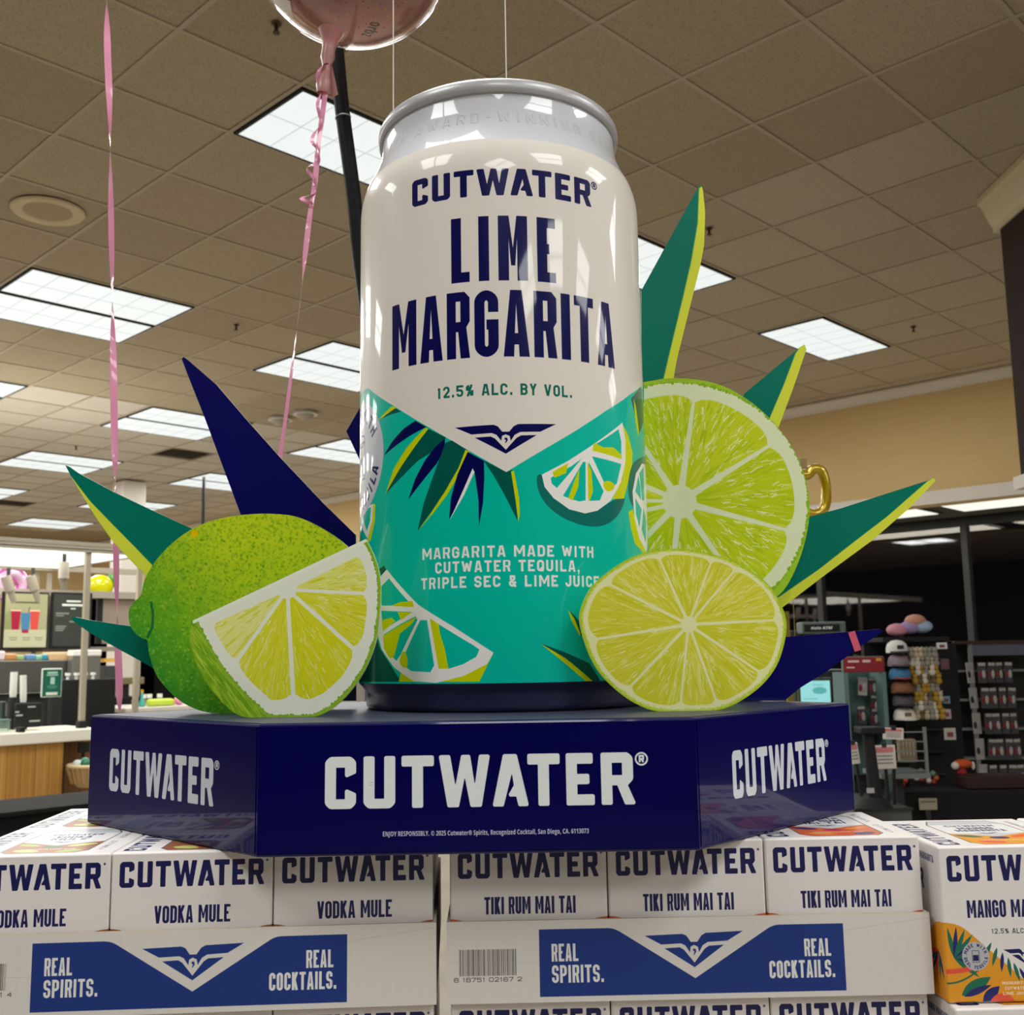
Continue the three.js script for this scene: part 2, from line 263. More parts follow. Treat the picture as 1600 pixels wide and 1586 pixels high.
// ---------- the plinth ----------
const PT = 1.4965, PB = 1.3885;
const HEX = [[-0.2155, -0.905], [0.1505, -0.905], [0.3445, -1.112], [0.1505, -1.335], [-0.2155, -1.335], [-0.438, -1.112]];
const plinth = thing('display_plinth', 'glossy navy six-sided display plinth with white wordmarks under the giant can', 'plinth', [-0.04, PB, -1.11]);
{
  const navy = phys(0x03034c, 0.32, coat({ bumpMap: noiseTex(128, 21, (r, x, y) => 128 + 60 * Math.sin(x * 0.2 + 2 * Math.sin(y * 0.13)) + r() * 12), bumpScale: 0.00004 }));
  const s = new THREE.Shape(); HEX.forEach((p, i) => (i ? s.lineTo(p[0] + 0.04, -(p[1] + 1.11)) : s.moveTo(p[0] + 0.04, -(p[1] + 1.11))));
  part(plinth, 'body', new THREE.ExtrudeGeometry(s, { depth: PT - PB - 0.004, bevelEnabled: true, bevelThickness: 0.002, bevelSize: 0.002, bevelSegments: 2, bevelOffset: -0.002 }).rotateX(-Math.PI / 2).translate(0, 0.002, 0), navy);
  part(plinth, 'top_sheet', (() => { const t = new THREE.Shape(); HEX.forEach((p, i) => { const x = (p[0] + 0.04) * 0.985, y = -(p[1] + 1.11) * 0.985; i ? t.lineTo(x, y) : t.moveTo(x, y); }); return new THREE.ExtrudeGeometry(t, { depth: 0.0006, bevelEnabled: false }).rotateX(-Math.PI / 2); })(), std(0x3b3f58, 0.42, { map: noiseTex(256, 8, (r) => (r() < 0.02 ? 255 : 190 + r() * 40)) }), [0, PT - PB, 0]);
  const H = PT - PB;
  const face = (p, q, draw, px) => {                                         // a printed sheet glued to one side
    const L = Math.hypot(q[0] - p[0], q[1] - p[1]) - 0.005, t = print([0, 0, L, H - 0.006], px, draw), m = phys(0xffffff, 0.3, coat({ clearcoat: 0.65, map: t, bumpMap: navy.bumpMap, bumpScale: 0.00003 }));
    part(plinth, 'printed_side', box(L, H - 0.006, 0.0004), [navy, navy, navy, navy, m, navy], [(p[0] + q[0]) / 2 + 0.04, H / 2, (p[1] + q[1]) / 2 + 1.11], [0, -Math.atan2(q[1] - p[1], q[0] - p[0]), 0]).translateZ(0.0004);
  };
  face(HEX[0], HEX[1], (c) => {
    c.fillStyle = '#03034c'; c.fillRect(0, 0, 1, 1);
    wordmark(c, 0.0535, 0.0775, 0.259, -0.0425, '#e8eeee'); line(c, [[0.0905, 0.056], [0.094, 0.0563]], '#9aa0a0', 0.0003); line(c, [[0.0905, 0.0535], [0.0935, 0.0545]], '#9aa0a0', 0.0003);
    c.save(); c.translate(0.1015, 0.0125); c.scale(0.0001, -0.0001); c.fillStyle = '#c9cbdc'; c.font = 'bold 54px sans-serif'; const t = 'ENJOY RESPONSIBLY. \u00a9 2025 Cutwater\u00ae Spirits, Recognized Cocktail, San Diego, CA. 6113073', w = c.measureText(t).width; c.scale(1710 / w, 1); c.fillText(t, 0, 0); c.restore();
  }, 2048);
  face(HEX[5], HEX[0], (c) => { c.fillStyle = '#03034c'; c.fillRect(0, 0, 1, 1); wordmark(c, 0.042, 0.0735, 0.193, -0.041, '#d3dae2'); }, 1400);
  face(HEX[1], HEX[2], (c) => { c.fillStyle = '#03034c'; c.fillRect(0, 0, 1, 1); wordmark(c, 0.052, 0.0735, 0.172, -0.041, '#d3dae2'); }, 1400);
}

// ---------- the giant can ----------
const CR = 0.159, CX = -0.0095, CZ = -1.17, LB = 1.525, LT = 2.09;
const can = thing('giant_can', 'giant white and teal margarita can standing on the navy plinth', 'display can', [CX, PT, CZ]);
{
  const label = ctex(2048, 2048, (c) => {
    const sx = 2048 / (Math.PI * CR), sy = 2048 / (LT - LB); c.setTransform(sx, 0, 0, -sy, 1024, LT * sy);
    c.fillStyle = PAPER; c.fillRect(-1, 1, 2, 2);
    // teal field below the shield
    const left = [[-0.1747,1.8352],[-0.1202,1.8045],[-0.0766,1.7775],[-0.03201,1.7492],[0.00428,1.7268]], right = [[0.03802,1.7472],[0.07472,1.7692],[0.1161,1.7952],[0.1634,1.8215],[0.2002,1.8385]];
    const half = Math.PI * CR / 2;
    poly(c, [[-half - 0.01, left[0][1] - 0.012], [-half * 0.97, left[0][1] + 0.005], ...left, ...right, [half * 0.97, right[4][1] + 0.006], [half + 0.01, right[4][1] - 0.01], [half + 0.01, 1.4], [-half - 0.01, 1.4]], TEAL);
    const P = (pts, col) => poly(c, pts, col), S = (pts, col) => smooth(c, pts, col);
    // palm blades
    P([[-0.1462,1.7951],[-0.1202,1.8029],[-0.1097,1.7971],[-0.1275,1.7966]], DEEP); P([[-0.1495,1.7952],[-0.1238,1.8052],[-0.1163,1.8025],[-0.1395,1.7962]], LIME);
    P([[-0.1382,1.7554],[-0.122,1.7691],[-0.1068,1.7785],[-0.09085,1.7848],[-0.07714,1.7768],[-0.0932,1.7719],[-0.1117,1.7652]], NAVY);
    P([[-0.134,1.7155],[-0.1202,1.7355],[-0.1047,1.7527],[-0.09035,1.7658],[-0.07609,1.7751],[-0.05524,1.7639],[-0.06643,1.7529],[-0.08763,1.7437],[-0.1069,1.7311]], DEEP);
    P([[-0.1348,1.7151],[-0.1213,1.7394],[-0.1028,1.7582],[-0.07874,1.7763],[-0.07504,1.7745],[-0.09618,1.7539],[-0.1157,1.7345]], LIME);
    P([[-0.1002,1.7059],[-0.09108,1.7259],[-0.07944,1.7429],[-0.06767,1.7553],[-0.05646,1.7633],[-0.05702,1.7532],[-0.06526,1.7392],[-0.08223,1.7227]], NAVY);
    P([[-0.08848,1.6732],[-0.08099,1.7],[-0.07041,1.725],[-0.05601,1.7588],[-0.04928,1.7605],[-0.03314,1.7497],[-0.04016,1.734],[-0.05688,1.7083],[-0.07189,1.6915]], DEEP);
    P([[-0.08848,1.6732],[-0.07396,1.6883],[-0.05686,1.7105],[-0.04249,1.733],[-0.03541,1.7503],[-0.03134,1.7483],[-0.03788,1.7327],[-0.05448,1.707],[-0.07062,1.6891]], LIME);
    P([[-0.05277,1.6827],[-0.0507,1.7034],[-0.04371,1.7264],[-0.03315,1.7481],[-0.01712,1.7385],[-0.02543,1.7321],[-0.03582,1.7092]], NAVY);
    P([[-0.05183,1.6822],[-0.03809,1.7105],[-0.02835,1.7316],[-0.0266,1.7277],[-0.03699,1.706]], WHITE);
    P([[-0.02274,1.6751],[-0.0229,1.6998],[-0.02659,1.7288],[-0.02821,1.7445],[-0.01712,1.7385],[-0.01688,1.7217],[-0.0185,1.6974]], NAVY);
    P([[0.01491,1.6788],[0.00284,1.7036],[-0.007822,1.7237],[-0.01799,1.7392],[0.004718,1.7268],[0.01046,1.729],[0.01272,1.7057]], DEEP);
    P([[0.01555,1.6781],[0.01305,1.6991],[0.009115,1.7274],[0.01199,1.7283],[0.0166,1.7013],[0.017,1.6858]], LIME);
    P([[0.1642,1.8168],[0.1941,1.8357],[0.2107,1.8372],[0.2136,1.8024],[0.1875,1.7846],[0.177,1.7973]], DEEP); P([[0.1722,1.8184],[0.1778,1.8122],[0.186,1.7868],[0.1819,1.7791],[0.1749,1.7969]], LIME);
    // wedge at the right
    S([[0.03373,1.7258],[0.04212,1.7238],[0.04641,1.7083],[0.06031,1.6955],[0.08289,1.6887],[0.1028,1.6933],[0.1225,1.704],[0.1487,1.7137],[0.1348,1.6913],[0.1114,1.6768],[0.08515,1.6747],[0.05998,1.6821],[0.04379,1.6938],[0.03497,1.7081]], '#0c6f66');
    P([[0.1427,1.7873],[0.155,1.7764],[0.1643,1.7586],[0.1623,1.7463],[0.1426,1.7079],[0.1226,1.7052],[0.1408,1.7292]], LIME);
    P([[0.03939,1.7246],[0.06757,1.7396],[0.1441,1.7877],[0.1489,1.7706],[0.1475,1.7466],[0.1377,1.7242],[0.1208,1.7039],[0.1012,1.692],[0.08556,1.6881],[0.06756,1.6913],[0.05093,1.7018],[0.04189,1.7127]], WHITE);
    P([[0.04857,1.7218],[0.07121,1.7346],[0.08318,1.743],[0.05471,1.712],[0.04938,1.7162]], TEAL); P([[0.05034,1.7275],[0.06751,1.7373],[0.06476,1.727],[0.0586,1.7245],[0.05257,1.722]], LIME);
    P([[0.06102,1.7044],[0.08443,1.7396],[0.08771,1.7399],[0.08651,1.7013],[0.07926,1.6997],[0.07033,1.7015]], TEAL); P([[0.06661,1.7024],[0.07332,1.7185],[0.08021,1.7325],[0.07837,1.7143],[0.07156,1.7004]], LIME);
    P([[0.09161,1.7402],[0.1102,1.7121],[0.1046,1.7025],[0.09035,1.701]], TEAL); P([[0.08993,1.7401],[0.09472,1.7314],[0.09604,1.711],[0.09146,1.7011],[0.08979,1.701]], LIME);
    P([[0.09579,1.7463],[0.1395,1.7432],[0.1306,1.7222],[0.1161,1.7131]], TEAL); S([[0.1084,1.7211],[0.1182,1.7244],[0.1286,1.7208],[0.1229,1.7133],[0.1128,1.7124]], LIME);
    P([[0.09658,1.7526],[0.1021,1.7597],[0.1365,1.7794],[0.1408,1.767],[0.1398,1.7491]], TEAL); P([[0.09657,1.7522],[0.09919,1.7605],[0.1114,1.7572],[0.1268,1.7591],[0.1409,1.7528],[0.1398,1.7484]], LIME);
    // sliver at the right edge
    S([[0.1488,1.7161],[0.159,1.7459],[0.1843,1.757],[0.2292,1.7675],[0.2292,1.7498],[0.1794,1.7103],[0.1599,1.6985]], '#0c6f66');
    P([[0.1508,1.6951],[0.1599,1.6985],[0.1699,1.6806],[0.2007,1.6572],[0.1895,1.6543],[0.1627,1.6634],[0.1545,1.6791]], LIME);
    P([[0.1613,1.7176],[0.1717,1.7381],[0.1927,1.7516],[0.2181,1.7554],[0.2292,1.7271],[0.2123,1.6655],[0.2005,1.6559],[0.1754,1.6692],[0.1636,1.6894]], WHITE);
    for (const q of [[[0.1682,1.7184],[0.1784,1.7367],[0.1849,1.7255],[0.1858,1.7111]], [[0.1824,1.7397],[0.2017,1.7501],[0.2003,1.713],[0.1894,1.7116]], [[0.1676,1.7112],[0.1864,1.7015],[0.1765,1.6812],[0.1681,1.6946]], [[0.1944,1.7049],[0.2072,1.6894],[0.1998,1.6668],[0.1839,1.6796]]]) P(q, TEAL);
    // wedge at the lower left
    P([[-0.1993,1.5854],[-0.1576,1.584],[-0.1454,1.561],[-0.1255,1.5429],[-0.1104,1.5271],[-0.2175,1.5258]], DEEP); P([[-0.1466,1.6396],[-0.1371,1.6428],[-0.1312,1.6362],[-0.1413,1.6312]], DEEP);
    P([[-0.01076,1.5523],[-0.02402,1.5267],[-0.1136,1.5271],[-0.1104,1.5363],[-0.06302,1.5285],[-0.03089,1.5378]], LIME);
    P([[-0.1503,1.6284],[-0.1323,1.6386],[-0.08767,1.6011],[-0.04849,1.5786],[-0.0101,1.5536],[-0.01669,1.5429],[-0.03983,1.5319],[-0.0679,1.5258],[-0.09407,1.5276],[-0.1203,1.5407],[-0.1411,1.5587],[-0.155,1.5839],[-0.1604,1.6071]], WHITE);
    P([[-0.1456,1.6201],[-0.1285,1.6292],[-0.09438,1.6],[-0.1152,1.6015],[-0.1412,1.6025]], TEAL);
    P([[-0.1421,1.5975],[-0.0967,1.5944],[-0.1119,1.5874],[-0.139,1.5778]], TEAL); P([[-0.1238,1.6019],[-0.1119,1.6047],[-0.09522,1.6051],[-0.09325,1.5991],[-0.1185,1.601]], LIME); P([[-0.1412,1.588],[-0.1238,1.59],[-0.1185,1.5861],[-0.139,1.5766]], LIME); P([[-0.1152,1.5949],[-0.09526,1.5943],[-0.1103,1.5869]], LIME);
    P([[-0.1378,1.5732],[-0.09104,1.5902],[-0.08884,1.5862],[-0.1104,1.5538],[-0.1169,1.5473],[-0.1311,1.5563]], TEAL); P([[-0.1386,1.5721],[-0.08965,1.5895],[-0.09674,1.5821],[-0.1119,1.5737],[-0.1203,1.5517],[-0.1273,1.5496],[-0.137,1.5597]], LIME);
    P([[-0.08556,1.5861],[-0.07763,1.5859],[-0.06977,1.5425],[-0.07407,1.5361],[-0.09688,1.5373],[-0.1104,1.545]], TEAL); S([[-0.1126,1.5494],[-0.1063,1.5586],[-0.1009,1.5493],[-0.1021,1.5389],[-0.112,1.5428]], LIME);
    P([[-0.07352,1.5868],[-0.03063,1.5616],[-0.02367,1.5568],[-0.02681,1.55],[-0.03972,1.5432],[-0.05463,1.5391],[-0.06414,1.5414]], TEAL); P([[-0.07454,1.5875],[-0.06459,1.5818],[-0.06319,1.5725],[-0.05802,1.5573],[-0.05463,1.5391],[-0.06488,1.5392]], LIME);
    // blades at the lower right
    P([[0.0638,1.5937],[0.07515,1.5835],[0.08203,1.5726],[0.07725,1.5683]], DEEP); P([[0.0638,1.5937],[0.07019,1.5852],[0.07681,1.5705],[0.07573,1.5683],[0.06669,1.5835]], LIME);
    P([[0.0343,1.5618],[0.05919,1.553],[0.08636,1.5418],[0.09959,1.5242],[0.08714,1.5245],[0.06017,1.5448]], DEEP); P([[0.0343,1.5618],[0.06022,1.5469],[0.08905,1.5253],[0.08061,1.5255],[0.05662,1.5444]], LIME);
    // small wedge at the left edge
    P([[-0.1622,1.709],[-0.1546,1.708],[-0.1556,1.6905],[-0.1655,1.6716],[-0.1767,1.6692]], LIME); P([[-0.2056,1.7076],[-0.1599,1.7085],[-0.1621,1.6912],[-0.1746,1.6737],[-0.199,1.6885]], WHITE); P([[-0.1993,1.705],[-0.1657,1.7059],[-0.1681,1.6919],[-0.1776,1.6823]], TEAL);
    // round badge
    const [bx, by] = [-0.1416,1.7616], R0 = 0.062, bs = bx - R0 * 0.95; c.fillStyle = '#c9cbd2'; c.beginPath(); c.arc(bs, by, R0, 0, 7); c.fill();
    ringText(c, 'MADE WITH', bs, by, R0 * 0.77, -1.15, 1.15, 0.0145, NAVY, -1); ringText(c, 'REAL TEQUILA', bs, by, R0 * 0.77, Math.PI + 1.3, Math.PI - 1.3, 0.0145, NAVY, -1);
    c.strokeStyle = '#3a3d55'; c.lineWidth = 0.002; c.strokeRect(bs - 0.014, by - 0.022, 0.028, 0.04); c.fillStyle = '#3a3d55'; c.fillRect(bs - 0.011, by - 0.018, 0.022, 0.02); c.beginPath(); c.ellipse(bs, by + 0.02, 0.014, 0.006, 0, 0, 7); c.stroke();
    // lettering
    const T = (fn, q, ...more) => { const x0 = q[0][0], x1 = q[1][0], y0 = q[2][1], y1 = q[3][1]; fn(x0, y0, x1 - x0, y1 - y0); };
    T((x, y, w, h) => wordmark(c, x, y, w, h, NAVY), [[-0.09394,2.0271],[0.1046,2.0268],[0.007191,2.0384],[0.006769,2.0098]]);
    T((x, y, w, h) => caps(c, 'LIME', x, y, w, h, NAVY, 0.155, 1.5), [[-0.04836,1.9495],[0.05876,1.9491],[0.005164,1.9881],[0.00418,1.9205]]);
    T((x, y, w, h) => caps(c, 'MARGARITA', x, y, w, h, NAVY, 0.15, 0.62), [[-0.1231,1.8826],[0.1331,1.8811],[0.005307,1.9106],[0.004303,1.8424]]);
    T((x, y, w, h) => caps(c, '12.5% ALC. BY VOL.', x, y, w, h, '#0c6a5a', 0.19, 0.9), [[-0.06478,1.8125],[0.07394,1.8113],[0.003902,1.8152],[0.003731,1.8036]]);
    T((x, y, w, h) => emblem(c, x, y, w, h, NAVY), [[-0.04587,1.7655],[0.05515,1.7645],[0.004565,1.7755],[0.004111,1.745]]);
    T((x, y, w, h) => caps(c, 'MARGARITA MADE WITH', x, y, w, h, WHITE, 0.2, 0.9), [[-0.0826,1.654],[0.09433,1.652],[0.002779,1.6556],[0.002613,1.6445]]);
    T((x, y, w, h) => caps(c, 'CUTWATER TEQUILA,', x, y, w, h, WHITE, 0.2, 0.9), [[-0.06805,1.6376],[0.0778,1.6357],[0.002568,1.6414],[0.002403,1.6303]]);
    T((x, y, w, h) => caps(c, 'TRIPLE SEC & LIME JUICE', x, y, w, h, WHITE, 0.2, 0.9), [[-0.08427,1.624],[0.1006,1.6219],[0.002348,1.6267],[0.002184,1.6157]]);
  });
  label.wrapS = THREE.RepeatWrapping; label.wrapT = THREE.ClampToEdgeWrapping;
  const turned = (prof, n = 128) => {                                        // surface of revolution, uv: half the way round and height
    const g = lathe(prof.map(([r, y]) => [r, y - PT]), n, -Math.PI, Math.PI * 2), uv = g.attributes.uv, m = prof.length;
    for (let i = 0; i <= n; i++) for (let j = 0; j < m; j++) uv.setXY(i * m + j, (-Math.PI + (2 * Math.PI * i) / n) / Math.PI + 0.5, (prof[j][1] - LB) / (LT - LB));
    return g;
  };
  part(can, 'label', turned([[0.159, LB], [0.159, 1.7], [0.159, 1.9], [0.159, 2.035], [0.1588, 2.045], [0.158, 2.054], [0.1563, 2.062], [0.1542, 2.069], [0.152, 2.0745]]), phys(0xffffff, 0.28, coat({ map: label })));
  // neck with raised lettering
  const NB = 2.0745, NT = 2.136, emb = ctex(2048, 256, (c, W, H) => {
    c.fillStyle = '#000'; c.fillRect(0, 0, W, H); const t = 'WITH AWARD-WINNING REAL COCKTAILS ', k = W / 0.854; c.setTransform(k, 0, 0, H / (NT - NB), 0, 0);
    caps(c, 'WITH AWARD-WINNING REAL COCKTAILS', 0.854 * 0.5 - 0.162, 0.024, 0.467, 0.0135, '#fff', 0.15, 2.2);
  }, false);
  emb.wrapT = THREE.ClampToEdgeWrapping;
  const neckP = [[0.152, 2.0745], [0.1485, 2.081], [0.1445, 2.0895], [0.1405, 2.0985], [0.1375, 2.1075], [0.1355, 2.117], [0.1345, 2.127], [0.1343, 2.136]], neck = turned(neckP, 160);
  for (let i = 0, u = neck.attributes.uv, m = neckP.length; i <= 160; i++) for (let j = 0; j < m; j++) u.setXY(i * m + j, i / 160, (neckP[j][1] - NB) / (NT - NB));
  part(can, 'neck', neck, phys(0xd2d4da, 0.3, coat({ clearcoat: 0.8, bumpMap: emb, bumpScale: 0.0007 })));
  const rimMat = phys(0xb4b4b6, 0.36, { metalness: 0.15, clearcoat: 0.5, clearcoatRoughness: 0.2 });
  part(can, 'rim', turned([[0.1343, 2.135], [0.1362, 2.134], [0.1384, 2.135], [0.1394, 2.138], [0.1397, 2.1415], [0.1392, 2.1455], [0.1376, 2.1485], [0.1352, 2.1495], [0.133, 2.148], [0.1315, 2.144], [0.131, 2.135]]), rimMat);
  part(can, 'lid', turned([[0.131, 2.136], [0.128, 2.132], [0.0001, 2.132]]), rimMat);
  const baseMat = phys(0x23254a, 0.32, { metalness: 0.35, clearcoat: 0.4, clearcoatRoughness: 0.3 });
  part(can, 'base_ring', turned([[0.159, 1.5252], [0.1585, 1.5235], [0.156, 1.521], [0.153, 1.5165], [0.1515, 1.513], [0.1515, 1.504], [0.1505, 1.5], [0.148, 1.4978], [0.145, 1.4972], [0.0001, 1.4972]]), baseMat);
}
// cords that steady it
for (const [x, z, label] of [[0.0012, -1.0345, 'thin white cord rising from the front of the can rim'], [-0.137, -1.21, 'thin white cord rising beside the left of the can rim']])
  tag(part(scene, 'white_string', cyl(0.0007, 0.0007, YC - 2.1487 - 0.008, 6), std(0xe8e6df, 0.6), [x, (2.1487 + YC - 0.008) / 2, z]), label, 'cord');

// ---------- printed cut-out boards ----------
const edgeMat = std(0xe9ead9, 0.6);
function board(name, label, category, pts, z, t, mats, group) {
  const cl = pts.map((p) => [p[0], Math.max(p[1], PT + 0.0006)]), s = new THREE.Shape(cl.map((p) => new THREE.Vector2(...p)));
  const b = bounds(cl), base = [(b[0] + b[2]) / 2, b[1], z], g = new THREE.ExtrudeGeometry(s, { depth: t, bevelEnabled: false }), uv = g.attributes.uv, pos = g.attributes.position, nor = g.attributes.normal;
  for (let i = 0; i < uv.count; i++) if (Math.abs(nor.getZ(i)) > 0.9) uv.setXY(i, (pos.getX(i) - b[0]) / (b[2] - b[0]), (pos.getY(i) - b[1]) / (b[3] - b[1]));
  g.translate(-base[0], -base[1], -t);
  const m = part(scene, name, g, mats(b), base); return tag(m, label, category, group);
}
const glossy = (t) => phys(0xffffff, 0.4, { map: t, specularIntensity: 0.2, clearcoat: 0.45, clearcoatRoughness: 0.06 });
function radial(pts, cx, cy) {                                               // distance from a centre to an outline
  return (a) => { const dx = Math.cos(a), dy = Math.sin(a); let best = 0; for (let i = 0; i < pts.length; i++) { const [x1, y1] = pts[i], [x2, y2] = pts[(i + 1) % pts.length], ex = x2 - x1, ey = y2 - y1, den = dx * ey - dy * ex; if (Math.abs(den) < 1e-9) continue; const t = ((x1 - cx) * ey - (y1 - cy) * ex) / den, u = ((x1 - cx) * dy - (y1 - cy) * dx) / den; if (t > 0 && u >= 0 && u <= 1) best = Math.max(best, t); } return best; };
}
// a cut citrus face as printed: peel, pith, segments between membranes, juice sacs
function citrus(c, pts, cx, cy, cuts, o) {
  const r = rng(o.seed), R = radial(pts, cx, cy), at = (a, k) => { const q = R(a) * k; return [cx + q * Math.cos(a), cy + q * Math.sin(a)]; };
  const span = bounds(pts), size = span[2] - span[0]; c.fillStyle = o.peel; c.fillRect(span[0], span[1], size, span[3] - span[1]);
  const ring = (k) => { const q = []; for (let i = 0; i < 120; i++) q.push(at((i / 120) * Math.PI * 2, k)); return q; };
  smooth(c, ring(o.pithAt), o.pith);
  for (let i = 0; i < 420; i++) { const a = r() * 6.2832, p = at(a, o.pithAt - 0.004 + r() * 0.012); c.fillStyle = o.peelDots; c.beginPath(); c.arc(p[0], p[1], size * (0.002 + r() * 0.005), 0, 7); c.fill(); }
  for (let k = 0; k < cuts.length - (o.open ? 1 : 0); k++) {
    const a0 = cuts[k], a1 = k + 1 < cuts.length ? cuts[k + 1] : cuts[0] + Math.PI * 2, w = a1 - a0, n = 14, out = [], g = o.membrane;
    const inn = (a) => [cx + o.core * size * Math.cos(a), cy + o.core * size * Math.sin(a)];
    for (let i = 0; i <= n; i++) { const u = i / n, a = a0 + g + (w - 2 * g) * u, round = 1 - 0.055 * Math.pow(Math.abs(2 * u - 1), 6); out.push(at(a, o.pulpAt * round)); }
    out.push(inn(a1 - Math.min(w * 0.32, 0.2)), inn((a0 + a1) / 2), inn(a0 + Math.min(w * 0.32, 0.2)));
    c.save(); c.beginPath(); out.forEach((p, i) => (i ? c.lineTo(...p) : c.moveTo(...p))); c.closePath(); c.fillStyle = o.pulp[k % o.pulp.length]; c.fill(); c.clip();
    const m = Math.round(o.sacs * w);
    for (let i = 0; i < m; i++) {
      const a = a0 + w * r(), k0 = 0.12 + 0.75 * Math.sqrt(r()), len = size * (0.015 + 0.05 * r()), p = at(a, k0), tilt = a + (r() - 0.5) * 0.35;
      c.save(); c.translate(...p); c.rotate(tilt); c.globalAlpha = 0.25 + 0.4 * r(); c.fillStyle = o.sac[(r() * o.sac.length) | 0]; c.beginPath(); c.ellipse(0, 0, len, size * (0.002 + 0.0035 * r()), 0, 0, 7); c.fill(); c.restore();
    }
    for (let i = 0; i < m * (o.glints ?? 0.3); i++) {
      const a = a0 + w * r(), p = at(a, 0.3 + 0.6 * r()); let x = p[0], y = p[1]; c.globalAlpha = 0.55 + 0.35 * r(); c.strokeStyle = o.glint; c.lineCap = 'round'; c.lineWidth = size * (0.0015 + 0.003 * r()); c.beginPath(); c.moveTo(x, y);
      for (let q = 0; q < 3; q++) { const d = a + (r() - 0.5) * 1.1, l = size * 0.009; x += Math.cos(d) * l; y += Math.sin(d) * l; c.lineTo(x, y); } c.stroke();
    }
    c.restore(); c.globalAlpha = 1;
  }
  const star = []; for (let k = 0; k < cuts.length; k++) { const a1 = k + 1 < cuts.length ? cuts[k + 1] : cuts[0] + Math.PI * 2, j = o.ragged ? 0.7 + 1.1 * r() : 1; star.push([cx + o.core * size * 1.5 * j * Math.cos(cuts[k]), cy + o.core * size * 1.5 * j * Math.sin(cuts[k])], [cx + o.core * size * 0.8 * Math.cos((cuts[k] + a1) / 2), cy + o.core * size * 0.8 * Math.sin((cuts[k] + a1) / 2)]); }
  poly(c, star, o.pith);
}
const R_ = Math.PI / 180;
const round = (pts, closed = true) => new THREE.CatmullRomCurve3(pts.map((p) => new THREE.Vector3(p[0], p[1], 0)), closed, 'centripetal').getPoints(pts.length * 4).map((v) => [v.x, v.y]).slice(0, closed ? -1 : undefined);
{ // half lime lying in front of the can, right
  const z = -1.0, pts = round([[0.06156,1.585],[0.06553,1.5993],[0.07437,1.6143],[0.09357,1.6303],[0.117,1.6427],[0.147,1.6486],[0.1724,1.6467],[0.1994,1.6396],[0.2237,1.6276],[0.2423,1.6116],[0.2528,1.5921],[0.2562,1.5759],[0.2528,1.5569],[0.2446,1.5368],[0.2312,1.5205],[0.2121,1.5067],[0.1909,1.4977],[0.1682,1.4957],[0.1331,1.4968],[0.1126,1.5042],[0.09273,1.5186],[0.07653,1.5371],[0.0658,1.5622]]);
  const [cx, cy] = [0.1642,1.5768];
  board('lime_half_cutout', 'oval yellow-green cut lime board in front of the can, lower right', 'lime cutout', pts, z, 0.005, (b) => [glossy(print(b, 1200, (c) => citrus(c, pts, cx, cy, [-172, -135, -98, -72, -35, 2, 48, 68, 112, 152].map((d) => d * R_), { seed: 4, peel: '#b4cf2c', peelDots: '#cfe060', pith: '#eceeb0', pithAt: 0.968, pulpAt: 0.92, membrane: 0.014, core: 0.04, ragged: 1, pulp: ['#d8d63a', '#d3d536', '#dcd944'], sac: ['#e6e678', '#cdcc20', '#ecec98', '#c9ca1e'], glint: '#f2f3bc', sacs: 150, glints: 0.25 }))), edgeMat]);
}
{ // upright wheel of lime at the right of the can
  const z = -1.15, arc = round([[0.1493,1.8506],[0.1781,1.8545],[0.208,1.8526],[0.2334,1.8463],[0.2585,1.8327],[0.2859,1.809],[0.3097,1.776],[0.3222,1.7442],[0.3267,1.7121],[0.3231,1.6831],[0.3145,1.6551],[0.302,1.6288],[0.2901,1.613],[0.2649,1.5961]], false), foot = [[0.2363,1.4983],[0.161,1.4995],[0.1498,1.5718],[0.1413,1.6064]];
  const pts = [...arc, ...foot], [cx, cy] = [0.1842,1.7151], full = []; for (let i = 0; i < 64; i++) { const a = (i / 64) * 6.2832; full.push([cx + 0.1428 * Math.cos(a), cy + 0.1362 * Math.sin(a)]); }
  board('lime_wheel_cutout', 'large round green lime wheel board standing beside the can, right', 'lime cutout', pts, z, 0.005, (b) => [glossy(print(b, 1400, (c) => { c.fillStyle = '#9fc32e'; c.fillRect(b[0], b[1], 1, 1); citrus(c, full, cx, cy, [-168, -135, -98, -57, -16, 31, 80, 121, 155, 178].map((d) => d * R_), { seed: 9, peel: '#a3cc2e', peelDots: '#8aba24', pith: '#e6eec4', pithAt: 0.985, pulpAt: 0.882, membrane: 0.016, core: 0.066, pulp: ['#c8d81c', '#c2d41a', '#ccd922'], sac: ['#d4df44', '#b4ca10', '#dfe668', '#aec610'], glint: '#f6f8d6', sacs: 120, glints: 0.85 }); })), edgeMat]);
}
